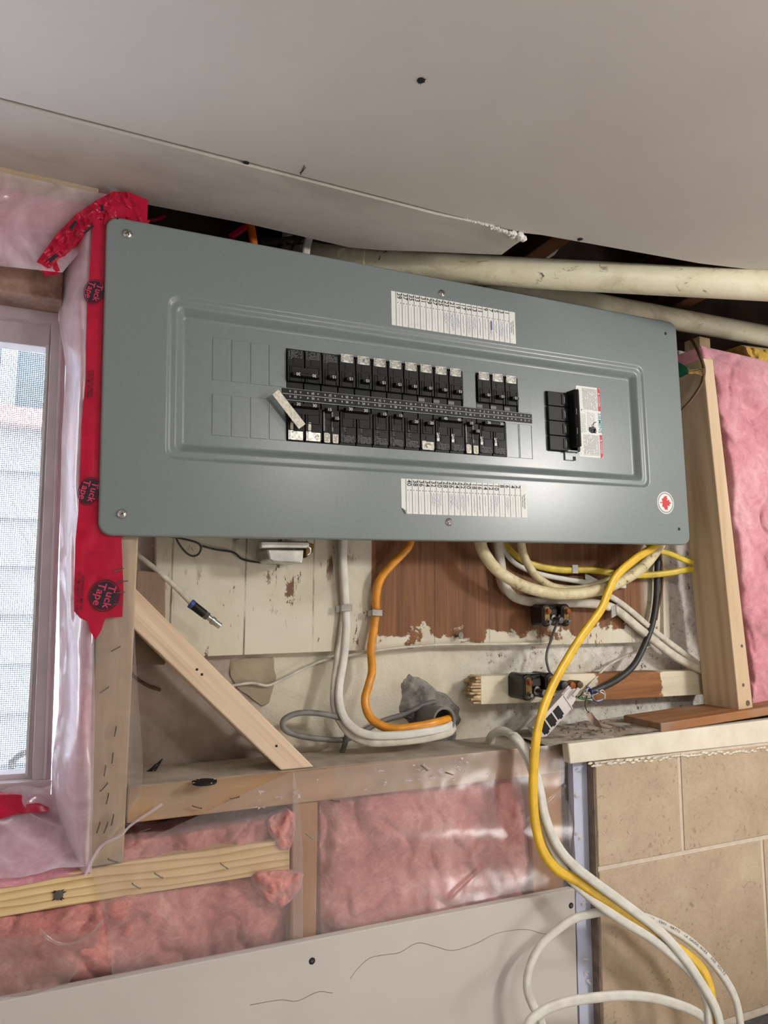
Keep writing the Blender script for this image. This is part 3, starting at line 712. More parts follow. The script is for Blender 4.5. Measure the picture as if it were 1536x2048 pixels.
part('handle_print', MB().box(0.7150, 0.7170, -0.0080, -0.0070, 0.176, 0.186).box(0.7150, 0.7170, -0.0080, -0.0070, 0.208, 0.218), M['greyprint'], mbk)
part('lock_tab', MB().box(0.7040, 0.7240, 0.0110, 0.0145, 0.1360, 0.1500).box(0.7040, 0.7240, 0.0035, 0.0145, 0.1490, 0.1510), M['panel'], mbk, bevel=0.0005)
part('tab_slot', MB().box(0.7195, 0.7250, 0.0105, 0.0112, 0.1360, 0.1425), M['dark'], mbk)

# warning label
wx0, wx1, wz0, wz1 = 0.7346, 0.7850, 0.1440, 0.2643; yl = D0 - 0.0004
a = rrect(wx0, wx1, wz0, wz1, 0.003, yl, 5)
wl = part('warning_label', MB().prism(a, [v + Vector((0, 0.0004, 0)) for v in a]), M['paper'])
part('danger_band', MB().prism(*[[Vector((x, y, z)) for x, z in ((wx1 - 0.0052, wz1), (wx1 - 0.003, wz1), (wx1, wz1 - 0.003), (wx1, wz1 - 0.040), (wx1 - 0.0052, wz1 - 0.040))] for y in (yl - 0.0002, yl)]).prism(*[[Vector((x, y, z)) for x, z in ((wx1 - 0.0052, wz0), (wx1 - 0.003, wz0), (wx1, wz0 + 0.003), (wx1, wz0 + 0.0395), (wx1 - 0.0052, wz0 + 0.0395))] for y in (yl - 0.0002, yl)]), M['redprint'], wl)
part('danger_lettering', MB().text('\u25b2 DANGER', 0.0046, (wx1 - 0.0026, yl - 0.0003, wz1 - 0.020), (0, 0, -1), (1, 0, 0)).text('\u25b2 DANGER', 0.0046, (wx1 - 0.0026, yl - 0.0003, wz0 + 0.020), (0, 0, -1), (1, 0, 0)), M['whiteprint'], wl)
part('maker_lettering', MB().text('SIEMENS', 0.0092, (wx1 - 0.0034, yl - 0.0003, (wz0 + wz1) / 2 - 0.0005), (0, 0, -1), (1, 0, 0), squash=1.0), M['tealprint'], wl)
wp = MB(); r = random.Random(4)
for (za, zb_, xa, xb) in ((wz1 - 0.0400, wz1 - 0.003, wx0 + 0.0130, wx1 - 0.007), (wz0 + 0.003, wz0 + 0.0380, wx0 + 0.0110, wx1 - 0.007), (wz0 + 0.004, wz1 - 0.004, wx0 + 0.0040, wx0 + 0.0052), (wz0 + 0.041, wz0 + 0.073, wx0 + 0.004, wx0 + 0.016), (wz1 - 0.075, wz1 - 0.044, wx0 + 0.021, wx0 + 0.036)):
    x = xa
    while x < xb:
        z = zb_
        while z > za + 0.001:
            L_ = r.choice((0.0012, 0.0022, 0.0034)); L_ = min(L_, z - za)
            if r.random() < 0.93: wp.box(x, x + 0.00062, yl - 0.0001, yl, z - L_, z)
            z -= L_ + 0.0007
        x += 0.0015 if xb - xa > 0.018 else 0.0024
wp.box(wx0 + 0.0088, wx0 + 0.0110, yl - 0.0001, yl, wz1 - 0.042, wz1 - 0.0398)
part('fine_print', wp, M['greyprint'], wl)
hp = MB(); hx, hz = wx0 + 0.031, wz0 + 0.0475   # warning pictogram: a hand below a jagged arc
hp.prism(*[[Vector((hx + u, y, hz + v)) for u, v in ((-0.0075, -0.004), (-0.002, -0.0065), (0.004, -0.0055), (0.0065, -0.002), (0.0072, 0.003), (0.003, 0.0015), (-0.002, 0.004), (-0.0075, 0.004), (-0.0085, 0.0))] for y in (yl - 0.0002, yl)])
for k in range(4): hp.box(hx + 0.0015, hx + 0.0086 - abs(k - 1.2) * 0.001, yl - 0.0002, yl, hz - 0.0058 + k * 0.0026, hz - 0.0040 + k * 0.0026)
hp.box(hx - 0.001, hx + 0.003, yl - 0.0002, yl, hz + 0.003, hz + 0.006)
zg = [(-0.001, 0.0068), (0.0035, 0.0085), (0.0022, 0.0100), (0.0085, 0.0130), (0.0078, 0.0142), (0.0005, 0.0106), (0.0018, 0.0092), (-0.0015, 0.0080)]
hp.prism(*[[Vector((hx + u, y, hz + v)) for u, v in zg] for y in (yl - 0.0002, yl)])
part('pictogram', hp, M['blackprint'], wl)

# maple leaf sticker
mx, mz, mr = 0.9050, 0.0716, 0.0192
def disc(r0, r1, y, k=40):
    mb = MB()
    if r0 == 0: a = [Vector((mx + r1 * math.cos(2 * math.pi * i / k), y, mz + r1 * math.sin(2 * math.pi * i / k))) for i in range(k)]; return mb.prism(a, [v + Vector((0, 0.0003, 0)) for v in a])
    vs = []
    for i in range(k):
        c, s = math.cos(2 * math.pi * i / k), math.sin(2 * math.pi * i / k); vs += [Vector((mx + r0 * c, y, mz + r0 * s)), Vector((mx + r1 * c, y, mz + r1 * s))]
    return mb.add(vs, [(2 * i, 2 * i + 1, (2 * i + 3) % (2 * k), (2 * i + 2) % (2 * k)) for i in range(k)])
ml = part('maple_leaf_sticker', disc(0, mr, -0.0003), M['paper'])
leaf = [(0, 1.0), (.18, .62), (.42, .72), (.33, .2), (.55, .42), (.62, .26), (.95, .33), (.82, .03), (.95, -.06), (.5, -.42), (.56, -.6), (.06, -.52), (.06, -.95)]
leaf = leaf + [(-u, v) for u, v in reversed(leaf[1:])]
def LP(u, v, y): return Vector((mx + v * 0.0135, y, mz - u * 0.0135))
lv = [LP(0, -0.1, -0.0006)] + [LP(u, v, -0.0006) for u, v in leaf]
part('leaf', MB().add(lv, [(0, i, i % (len(lv) - 1) + 1) for i in range(1, len(lv))]), M['redprint'], ml)
rg = disc(mr * 0.86, mr * 0.90, -0.0006)
for k in range(44):
    a0 = 2 * math.pi * k / 44
    if abs(math.cos(a0)) > 0.97: continue
    rr = mr * 0.80; rg.lathe((mx + rr * math.cos(a0), -0.0005, mz + rr * math.sin(a0)), (0, -1, 0), [(0, 0.00055), (0.0001, 0.00055)], 5)
part('ring_print', rg, M['blackprint'], ml)

# the two circuit directories
def directory(x0, x1, z0, z1, nums, hand, folded=False):
    if folded: o = [(x0, z1), (x1, z1), (x1, z0), (x0 + 0.006, z0), (x0, z0 + 0.008)]
    else: o = [(x0, z1), (x1, z1), (x1, z0), (x0, z0)]
    d = part('circuit_directory', MB().prism(*[[Vector((x, y, z)) for x, z in o] for y in (-0.0003, 0.0)]), M['paper'])
    hw = 0.0112; bw = 0.0075; cw = (x1 - x0 - hw - bw) / len(nums)
    lines = MB(); tx = MB(); hd = MB(); th = MB(); r = random.Random(len(nums) + int(x0 * 1000))
    for k in range(len(nums) + 1):
        x = x0 + bw + k * cw; lines.box(x - 0.0003, x + 0.0003, -0.0005, -0.0003, z0, z1)
    for k, nmb in enumerate(nums):
        xc = x0 + bw + (k + 0.5) * cw; L_ = 0.0050 * len(str(nmb))
        tx.text(str(nmb), 0.0104, (xc + 0.0002, -0.0006, z1 - 0.0014), (0, 0, -1), (1, 0, 0), 'LEFT', 0.88)
        for dx in (-0.0022, 0.0026): tx.lathe((xc + dx, -0.0004, z1 - 0.0165), (0, -1, 0), [(0, 0.0008), (0.0001, 0.0008)], 6)
        th.box(xc - 0.0001, xc + 0.00012, -0.00045, -0.0003, z0 + 0.0035, z1 - 0.0195)
        if nmb in hand:
            for dx in ((-0.0026, 0.0014) if r.random() < 0.6 else (-0.0004,)):
                z = z1 - 0.0195; end = z0 + 0.004 + r.random() * 0.012; q = Vector((xc + dx, -0.0006, z)); pts = [q]
                while z > end:
                    z -= r.uniform(0.0007, 0.0015); pts.append(Vector((xc + dx + r.uniform(-0.0013, 0.0015), -0.0006, z + r.uniform(0, 0.0008))))
                for a, b in zip(pts, pts[1:]):
                    n_ = (b - a).cross(Vector((0, 1, 0))).normalized() * 0.00017
                    hd.add([a - n_, a + n_, b + n_, b - n_], [(0, 1, 2, 3)])
        if nmb == 7: hd.box(xc - 0.0008, xc + 0.0022, -0.0007, -0.0006, z0 + 0.0165, z1 - 0.021)
    part('ruling', lines, M['blackprint'], d); part('numbers', tx, M['blackprint'], d); part('dotted_rule', th, M['greyprint'], d)
    if hd.v: part('handwriting', hd, M['ink'], d)
    hh = MB().text('Type Manufacturer', 0.0030, (x1 - 0.0042, -0.0005, (z0 + z1) / 2), (0, 0, -1), (1, 0, 0)).text('Type Fabricant', 0.0030, (x1 - 0.0078, -0.0005, (z0 + z1) / 2), (0, 0, -1), (1, 0, 0))
    part('heading', hh, M['blackprint'], d)
    if folded:
        part('folded_corner', MB().prism(*[[Vector((x, y, z)) for x, z in ((x0, z0 + 0.008), (x0 + 0.006, z0), (x0 + 0.0058, z0 + 0.0045))] for y in (-0.0016, -0.0004)]), M['greyprint'], d)
directory(0.3905, 0.6079, 0.3140, 0.3658, list(range(39, 0, -2)), set(range(1, 24, 2)))
directory(0.4002, 0.6164, 0.0380, 0.0885, list(range(40, 0, -2)), {6, 10, 12, 14, 16, 18, 20, 22, 24, 26, 30, 32}, True)
# ------------------------------------------------------------------ plywood backboard
g = G('backboard')
X = g.xyz(0); Z = g.xyz(2)
xm = P(743, 1200, YB).x; xr_ = P(1300, 1200, YB).x; zb_ = P(740, 1306, YB).z - ZB
vst = g.noise(1.0, 7, 0.75, 0.4, (60, 60, 9)); big = g.noise(7, 5, 0.6, 0.5); mid = g.noise(28, 6, 0.7, 0.6, (1.6, 1, 0.8))
gr = g.noise(1.0, 6, 0.65, 0.8, (150, 20, 5)); gr2 = g.noise(1.0, 4, 0.6, 1.5, (34, 10, 3))
bare = g.ramp(g.ma('ADD', g.ma('MULTIPLY', gr, 0.5), g.ma('MULTIPLY', gr2, 0.5)), [(0.3, (82, 50, 28)), (0.5, (118, 76, 44)), (0.7, (148, 100, 62))])
paint = g.ramp(big, [(0.3, (182, 172, 152)), (0.5, (206, 199, 180)), (0.72, (218, 213, 198))])
paint = g.mix(g.ma('MULTIPLY', g.fr(vst, 0.6, 0.72), 0.35), paint, (150, 132, 104))
rb = g.ma('ADD', g.ma('MULTIPLY', g.fr(X, xm - 0.002, xm + 0.001), g.fr(X, xr_ + 0.012, xr_ - 0.03)), 0.0)
zn = g.ma('ADD', Z, g.ma('ADD', g.ma('MULTIPLY', g.ma('SUBTRACT', g.noise(15, 7, 0.62, 0.4), 0.5), 0.16), g.ma('MULTIPLY', g.ma('SUBTRACT', big, 0.45), -0.06)))
inside = g.ma('MULTIPLY', rb, g.fr(zn, zb_ + 0.020, zb_ + 0.026))
er = g.ma('ADD', X, g.ma('MULTIPLY', g.ma('SUBTRACT', mid, 0.5), 0.15))
inside = g.ma('MULTIPLY', inside, g.fr(er, xr_ + 0.02, xr_ - 0.01))
flk = g.ma('MULTIPLY', g.fr(g.ma('ADD', g.ma('MULTIPLY', mid, 0.55), g.ma('MULTIPLY', vst, 0.45)), 0.57, 0.59), g.fr(g.noise(5.5, 4, 0.6), 0.47, 0.55))
mask = g.ma('MAXIMUM', inside, flk)
bl = g.mix(g.fr(X, xm - 0.03, xm), (112, 80, 60), bare)
c = g.mix(mask, paint, bl)
crack = g.ma('MULTIPLY', g.fr(g.n('TexWave', {'Vector': g.co((1, 0, 0)), 'Scale': 3.1, 'Distortion': 0.0}, bands_direction='X').outputs[1], 0.003, 0.0), g.fr(vst, 0.35, 0.6))
c = g.mix(g.ma('MULTIPLY', crack, 0.8), c, (60, 42, 30))
g.set(Base_Color=c, Roughness=0.7).bump(g.ma('SUBTRACT', g.ma('MULTIPLY', gr, 0.3), mask), 0.35, 0.0015)
M['plywood'] = g.m
ply = obj('backboard', pprism([(313, 960), (1322, 960), (1320, 1284), (1106, 1290), (890, 1295), (667, 1303), (409, 1313), (311, 1318)], YB, YC - 0.001), M['plywood'], org=(0, YB, ZB), bevel=0.001)
tag(ply, 'plywood backboard under the panel, flaking cream paint left and bare brown wood right', 'board')
tag(obj('trim_board', pprism([(1324, 1060), (1335, 1060), (1340, 1276), (1328, 1280)], YB + 0.004, YC), M['ledge'], bevel=0.001), 'thin upright cream painted strip at the right edge of the backboard', 'trim board')
nl = MB().lathe(P(912, 1273, YB), (0.25, -1, 0.2), [(0, 0.0016), (0.010, 0.0016), (0.0102, 0.0055), (0.0118, 0.0055)], 12)
tag(obj('nail', nl, M['steel'], smooth=50), 'galvanised nail at the bottom edge of the bare brown backboard', 'nail')

M['wood_splinter'] = plain('splintered_painted_wood', (188, 160, 122), 0.8, 0, 0.45, 120, 0.4)
# painted batten with a broken left end
bt = thing('batten', 'cream painted wooden batten with broken left end and bare brown stretch, below the backboard', 'batten', P(1150, 1408, 0.088))
BYF = 0.084
g = G('batten_paint'); X = g.xyz(0); f = g.noise(1.0, 6, 0.7, 0.5, (8, 20, 90)); e = g.noise(40, 5, 0.7)
o0 = P(1150, 1408, 0.088).x; xa, xb = P(1192, 1375, BYF).x - o0, P(1321, 1370, BYF).x - o0
bare2 = g.ramp(f, [(0.3, (116, 72, 36)), (0.7, (160, 108, 60))]); pt = g.ramp(f, [(0.3, (204, 196, 170)), (0.7, (224, 217, 194))])
xe = g.ma('ADD', X, g.ma('MULTIPLY', g.ma('SUBTRACT', e, 0.5), 0.06))
g.set(Base_Color=g.mix(g.ma('MULTIPLY', g.fr(xe, xa - 0.003, xa + 0.003), g.fr(xe, xb + 0.003, xb - 0.003)), pt, bare2), Roughness=0.65).bump(f, 0.2, 0.001); M['batten'] = g.m
obj('board', pprism([(962, 1352), (1200, 1347), (1425, 1340), (1425, 1388), (1200, 1401), (962, 1409)], BYF, YC), M['batten'], bt, bevel=0.001)
fr_ = MB(); r = random.Random(3)
for row in range(9):
    y0 = 1353 + 56 * row / 9; y1 = y0 + 56 / 9 - r.uniform(0.3, 1.6)
    for lay in range(3):
        x = r.choice((934, 940, 944, 948, 953, 957)) + r.uniform(-2, 2); yf = BYF + 0.0005 + lay * 0.011; 
        fr_.prism([P(a, b, yf) for a, b in ((x, y0 + r.uniform(0, 1.5)), (964, y0), (964, y1), (x + r.uniform(-3, 4), y1))], [Vector((v.x, yf + 0.0095, v.z)) for v in (P(a, b, yf) for a, b in ((x, y0 + 0.5), (964, y0), (964, y1), (x, y1)))])
sp_ = obj('splintered_end', fr_, M['wood_splinter'], bt); sp_['label'] = 'splintered broken end'

# rough block of wood behind the brace
tag(obj('wood_block', pprism([(272, 1140), (331, 1146), (331, 1330), (266, 1330)], 0.062, YC), M['wood_block'], bevel=0.002), 'rough dark offcut of wood on the wall above the diagonal brace', 'wood block')

# ------------------------------------------------------------------ framing
def timber(name, mb, mat, label, group=None, bevel=0.002, cat='timber'):
    return tag(obj(name, mb, mat, bevel=bevel), label, cat, group)
PT = ZB - 0.293                            # top of the low plate
xs0, xs1 = P(186, 1400, FY).x, P(262, 1400, FY).x
lo = [P(a, b, FY) for a, b in ((176, 1745), (250, 1735), (258, 1240), (264, 1000), (225, 395), (190, 395), (188, 1240))]
stl = timber('stud', MB().box(xs0, xs1, FY, FY + 0.086, ZB - 0.378, ZB + 0.392), M['stud_old'], 'old grey stud beside the window, wrapped in clear plastic and stapled')
nrx = PZ(1145, 1480, PT).x
plate_ = timber('low_plate', MB().box(xs1 + 0.001, P(1128, 1540, FY).x, FY, 0.112, PT - 0.042, PT), M['wood_x'], 'weathered horizontal timber plate under the wiring, with a bored hole')
hq = PZ(409, 1563, PT)
hole = MB().lathe(hq + Vector((0, 0, -0.002)), (0, 0, 1), [(0, 0.0145), (0.0024, 0.0150)], 24)
ob = obj('bored_hole', hole, M['dark'], plate_)
rim_ = MB()
for an in (0.3, 1.9, 2.3, 3.4, 5.1):
    rim_.cyl(hq + Vector((math.cos(an) * 0.0150, math.sin(an) * 0.0150, 0.0006)), hq + Vector((math.cos(an) * 0.012, math.sin(an) * 0.012, 0.0003)), 0.0009, 0.0003, 4)
obj('hole_splinters', rim_, M['wood_x_new'], plate_)
# diagonal brace
q = [P(a, b, FY + 0.004) for a, b in ((262, 1168), (629, 1533), (562, 1550), (262, 1252))]
q[1].z = q[2].z = PT + 0.0005
dv = (q[1] - q[0]); ax = Vector((dv.x, 0, dv.z)).normalized()
g = G('fresh_spruce_brace_grain')
th_ = math.atan2(ax.z, ax.x)
f = g.n('TexNoise', {'Vector': g.n('Mapping', [(0, g.n('VectorRotate', {'Vector': g.co(), 'Angle': th_}, rotation_type='Y_AXIS').outputs[0]), (3, (2.2, 60, 75))]).outputs[0], 'Scale': 1.0, 'Detail': 4.0, 'Distortion': 0.8}).outputs[0]
g.set(Base_Color=g.ramp(f, [(0.3, (192, 164, 134)), (0.5, (216, 192, 164)), (0.7, (226, 206, 180))]), Roughness=0.7).bump(f, 0.15, 0.001); M['brace'] = g.m
brace = timber('diagonal_brace', MB().prism(q, [v + Vector((0, 0.062, 0)) for v in q]), M['brace'], 'fresh pale spruce brace running diagonally from the stud to the plate', cat='brace')
nh = MB()
for a, b in ((394, 1339), (404, 1349), (553, 1492)):
    c = P(a, b, FY + 0.0036); nh.box(c.x - 0.0014, c.x + 0.0014, c.y - 0.0002, c.y + 0.0003, c.z - 0.0014, c.z + 0.0014)
obj('nail_hole', nh, M['dark'], brace)
g = G('bold_pine_grain')
wv = g.n('TexWave', {'Vector': g.co((0.16, 1, 1)), 'Scale': 34.0, 'Distortion': 7.0, 'Detail': 2.0, 'Detail Scale': 0.9, 'Detail Roughness': 0.5}, bands_direction='Z', wave_profile='SAW').outputs[1]
fn = g.noise(1.0, 5, 0.7, 0.3, (6, 90, 180))
c = g.ramp(wv, [(0.0, (230, 206, 160)), (0.55, (222, 194, 142)), (0.9, (188, 148, 92)), (1.0, (226, 200, 152))])
g.set(Base_Color=g.mix(0.15, c, g.ramp(fn, [(0.35, (170, 130, 80)), (0.65, (236, 214, 170))])), Roughness=0.6); M['rail'] = g.m
rail = timber('rail', MB().prism(*[[Vector((P(a, b, FY + 0.001).x, y, P(a, b, FY + 0.001).z)) for a, b in ((-60, 1788), (252, 1724), (580, 1678), (580, 1742), (252, 1794), (-60, 1845))] for y in (FY + 0.001, FY + 0.088)]), M['rail'], 'yellow pine rail below the window, with bold grain and staples')
timber('short_stud', MB().box(P(585, 1700, FY).x, P(637, 1700, FY).x, FY + 0.004, FY + 0.088, ZB - 0.75, PT - 0.0425), M['wood_z_orange'], 'amber short stud between two bays of pink insulation')
timber('end_stud', MB().box(P(1066, 1600, FY).x, P(1128, 1600, FY).x, FY + 0.004, FY + 0.088, ZB - 0.9, PT - 0.0425), M['wood_z_orange'], 'brown end stud beside the tiled wall, under clear plastic')
# right stud with its pieces
rsx0, rsx1 = 1.031, 1.072
rf = [P(a, b, 0.0) for a, b in ((1406, 716), (1426, 718), (1507, 1419), (1478, 1421))]
rst = timber('stud', MB().prism(rf, [v + Vector((0, 0.075, 0)) for v in rf]), M['stud_new'], 'new spruce stud right of the panel, standing on the ledge')
kn = MB()
for a, b, w in ((1487, 1370, 0.0030), (1496, 1406, 0.0050), (1484, 1292, 0.003)):
    c = P(a, b, -0.0005); kn.lathe(c, (0, -1, 0), [(0, w), (0.0004, w * 0.8)], 9)
obj('knot', kn, M['wood_block'], rst)
bw = P(1370, 720, 0.06)
timber('blocking', MB().box(1.062, 1.092, 0.050, 0.088, bw.z - 0.012, bw.z + 0.05), M['stud_new'], 'short notched timber block on top of the right stud', bevel=0.003)
timber('header_timber', MB().box(-0.72, P(126, 560, 0.06).x, 0.055, 0.108, P(60, 590, 0.055).z, P(60, 534, 0.055).z), M['header'], 'rough grey brown timber header over the window')
timber('nailer', MB().box(-0.72, P(196, 400, 0.03).x, 0.028, 0.09, P(100, 395, 0.03).z, CZ - 0.002), M['stud_old'], 'pale wood nailer along the ceiling above the window')
# twist of black strips
tw = MB()
for k, (a, b) in enumerate((((283, 1562), (325, 1518)), ((286, 1566), (318, 1530)), ((280, 1552), (312, 1528)), ((284, 1572), (322, 1522)))):
    c, d = P(*a, 0.09), P(*b, 0.07); tw.sweep([c, c.lerp(d, 0.5) + Vector((0.002 * (k - 1), 0, 0.003 * (k % 2))), d], 0.0010, 0.0006, 6)
tag(obj('wire_ends', tw, M['blackcable']), 'dark frayed wire ends poking up beside the left stud', 'wire')

# ------------------------------------------------------------------ ledge, tiles and wallboard on the right
TY = -0.012
zt_ = P(1135, 1488, -0.016).z; zbt = P(1190, 1527, -0.016).z
lx0 = P(1137, 1520, -0.016).x
ledge = struct('trim_1', MB().prism(*[[Vector((lx0, y, P(1133, 1488, -0.016).z)), Vector((1.6, y, P(1536, 1429, -0.016).z + 0.0)), Vector((1.6, y, P(1536, 1487, -0.016).z)), Vector((lx0 + 0.003, y, P(1141, 1528, -0.016).z))] for y in (-0.016, 0.0)]), M['ledge'], bevel=0.002)
zl = P(1300, 1476, -0.016).z + 0.0
tp = MB(); nx = 60; ny = 8; vs = []
za, zc = P(1133, 1488, -0.016).z, P(1536, 1429, -0.016).z
for j in range(ny + 1):
    for i in range(nx + 1):
        x = lx0 - 0.03 + (1.6 - lx0) * i / nx; y = -0.012 + 0.126 * j / ny
        vs.append(Vector((x, y, za + (zc - za) * (x - lx0) / (1.126 - lx0) * 1.0 - 0.001 + 0.002 * fbm(Vector((x * 40, y * 40, 0))))))
tp.add(vs, [(j * (nx + 1) + i, j * (nx + 1) + i + 1, (j + 1) * (nx + 1) + i + 1, (j + 1) * (nx + 1) + i) for j in range(ny) for i in range(nx)])
tp.box(lx0, 1.6, 0.014, 0.112, min(za, zc) - 0.04, min(za, zc) - 0.004)
obj('dusty_top', tp, M['ledge_dust'], ledge, smooth=50)
crb = MB(); r = random.Random(12)
for k in range(130):
    px = r.uniform(1140, 1330); c = P(px, 1500, 0.0); y = 0.005 + 0.095 * r.random(); s = r.choice((0.0006, 0.001, 0.0022)) * r.uniform(0.6, 1.3)
    q_ = Vector((c.x + y * 0.5, y, za + (zc - za) * (c.x + y * .5 - lx0) / (1.126 - lx0) + s * 0.3)); crb.lathe(q_, (r.random(), r.random(), 1), [(-s * 0.5, s * 0.5), (0, s), (s * 0.4, s * 0.6)], 5)
tag(obj('crumbs', crb, M['header'], ledge), kind='stuff')
# stained plank on the ledge
yb1 = -0.012
f1, f2 = P(1321, 1441, yb1), P(1540, 1408, yb1); f1b, f2b = P(1322, 1460, yb1), P(1540, 1425, yb1)
bk = P(1249, 1434, 0.075)
zpl = max(f1b.z, 0)
pk = MB().prism([f1b, f2b + (f2b - f1b), f2 + (f2 - f1), f1], [Vector((bk.x, 0.078, f1b.z)), Vector((2 * f2b.x - f1b.x, 0.078, 2 * f2b.z - f1b.z)), Vector((2 * f2.x - f1.x, 0.078, 2 * f2.z - f1.z)), Vector((bk.x, 0.078, f1.z))])
pk.v = [v - Vector((0, 0, 0.0045)) for v in pk.v]
timber('plank', pk, M['wood_brown'], 'stained brown plank lying on the cream ledge under the right stud', cat='plank')

bx0, bx1 = P(1146, 1800, 0.0).x, P(1190, 1640, 0.0).x + 0.004
zt2 = P(1190, 1516, 0.0).z
bb = thing('wallboard_return', 'narrow pale blue wallboard strip between the drywall and the tiles', 'wallboard', ((bx0 + bx1) / 2, 0.006, 0.6))
r = random.Random(5); z0_ = 0.6; lf = []
for k in range(46): lf.append(Vector((P(1150, 1777, 0.0).x + 0.0015 + r.uniform(-0.0008, 0.0012), 0.0, zt2 - (zt2 - z0_) * k / 45)))
o_ = lf + [Vector((bx1, 0, z0_)), Vector((bx1, 0, zt2))]
obj('board', MB().prism(o_, [v + Vector((0, 0.0127, 0)) for v in o_]), M['bluepaper'], bb)
for a, b in ((1146, 1588), (1150, 1592), (1150, 1668), (1158, 1676), (1163, 1808), (1165, 1920), (1168, 1946), (1172, 1962)):
    c = P(a, b, -0.0012); tr_ = MB()
    for k in range(3):
        d = Vector((r.uniform(0.004, 0.011), -0.004, r.uniform(-0.007, 0.003))); tr_.add([c, c + Vector((0.002, -0.001, 0.0024)), c + d], [(0, 1, 2)])
    obj('torn_paper', tr_, M['gypsum'], bb)

tx0_ = P(1190, 1640, TY).x
tw_ = struct('wall_tiled', MB().box(tx0_ - 0.0005, 1.6, TY - 0.0040, 0.013, 0.4, zbt + 0.002), M['grout'])
tx0 = P(1190, 1640, TY).x; gz = P(1200, 1735, TY).z; gz2 = P(1500, 2022, TY).z
jx1 = P(1357, 1600, TY).x; jx2 = P(1523, 1760, TY).x; GW = 0.0034
zr = lambda x: 0.0
def tile(x0, x1, z0, z1):
    return obj('tile', MB().box(x0 + GW, x1 - GW, TY - 0.0055, TY + 0.004, z0 + GW, z1 - GW), M['tile'], tw_, bevel=0.0012)
ztop = P(1300, 1519, TY).z + 0.006
tile(tx0 - GW, jx1, gz, ztop); tile(jx1, jx1 + 0.309, gz, ztop); tile(jx1 + 0.309, 1.6, gz, ztop)
tile(tx0 - GW, jx2, gz2, gz); tile(jx2, jx2 + 0.309, gz2, gz); tile(jx2 + 0.309, 1.6, gz2, gz)
me_ = MB().box(tx0 - 0.003, tx0 + 0.0005, TY - 0.003, 0.0, 0.6, zbt)
obj('mortar_edge', me_, M['tile_edge'], tw_)
cl = MB()
for k in range(60):
    px = 1180 + 360 * k / 59; c = P(px, 1527 - (px - 1190) * 0.087 + random.uniform(-3, 5), TY - 0.006); cl.lathe(c, (1, 0, 0.1), [(-0.004, 0.0006), (0, 0.0012 + random.random() * 0.0018), (0.005, 0.0006)], 6)
obj('caulk', cl, M['ledge'], tw_, smooth=60)
timber('countertop', MB().box(P(1470, 2030, -0.03).x, 1.6, -0.42, TY - 0.007, gz2 - 0.045, gz2 - 0.006), M['counter'], 'dark speckled countertop edge under the tiles at the bottom right', cat='countertop')

# drywall sheet below
dzl = P(0, 2003, -0.0).z; dzr = P(1150, 1777, 0.0).z; dx1 = P(1150, 1777, 0.0).x
sl = (dzr - dzl) / (dx1 - P(0, 2003, 0).x); dl = -1.1
dp = [Vector((dl, 0, dzr + sl * (dl - dx1))), Vector((dx1 - 0.002, 0, dzr)), Vector((dx1, 0, dzr - 0.002)), Vector((dx1 - 0.004, 0, 0.35)), Vector((dl, 0, 0.35))]
dw = obj('drywall_sheet', MB().prism(dp, [v + Vector((0, 0.0125, 0)) for v in dp]), M['drywall'], bevel=0.0015)
tag(dw, 'loose grey drywall sheet with a cracked paper face, screwed on below the insulation', 'drywall')
ck = MB()
for pts in ([(700, 1958), (715, 1938), (740, 1916), (775, 1909), (800, 1905), (835, 1886), (870, 1893), (905, 1901), (950, 1888), (990, 1868), (1030, 1860), (1060, 1860), (1090, 1868), (1120, 1858)], [(500, 2010), (560, 2000), (595, 2002), (635, 1984), (665, 1986)]):
    ck.sweep([P(a, b, -0.00005) for a, b in pts], 0.00042, 0.0002, 6, 4)
obj('crack', ck, M['tile_edge'], dw)
for a, b in ((624, 1922), (1142, 1811)):
    c = P(a, b, 0); s = obj('screw', MB().lathe(c + Vector((0, 0.0006, 0)), (0, -1, 0), [(0, 0.0042), (0.0009, 0.0042), (0.0012, 0.0034)], 14), M['dark'], dw, smooth=50)
    obj('screw_recess', MB().box(c.x - 0.0018, c.x + 0.0018, -0.0009, -0.0005, c.z - 0.0004, c.z + 0.0004).box(c.x - 0.0004, c.x + 0.0004, -0.0009, -0.0005, c.z - 0.0018, c.z + 0.0018), M['steel'], s)

# ------------------------------------------------------------------ insulation
def fluff(name, L, R, nu, nv, y0, back, amp, sc, mat, label, seed=0, pillow=0.02, vs=1.0):
    def yf(u, v, p):
        q = Vector((p.x * sc + seed, seed * 1.7, p.z * sc * vs))
        a = noise.noise(q + Vector((noise.noise(q * 0.7) * 1.2, 0, noise.noise(q * 0.8 + Vector((9, 9, 9))) * 1.2)))
        b = abs(noise.noise(q * 2.1)); c = noise.noise(q * 5.5) * 0.3 + noise.noise(q * 13) * 0.14
        return y0 - amp * (a * 0.75 + 0.30 - (1 - b) ** 5 * 0.22 + c * 0.30)
    o = obj(name, sheet(L, R, nu, nv, yf, back, pillow), mat, smooth=70)
    return tag(o, label, 'insulation')
fluff('insulation_batt', [(1402, 692), (1442, 900), (1470, 1150), (1505, 1421)], [(1640, 745), (1650, 950), (1660, 1150), (1680, 1400)], 60, 130, 0.018, 0.10, 0.022, 9, M['pink'], 'pink insulation batt filling the bay right of the new stud', 3)
fluff('insulation_batt', [(639, 1585), (639, 1700), (639, 1800), (639, 1880)], [(1062, 1520), (1063, 1620), (1068, 1720), (1074, 1830)], 110, 80, 0.034, 0.10, 0.026, 11, M['pink_dull'], 'pink insulation behind glossy plastic in the wide bay under the plate', 11, 0.01)
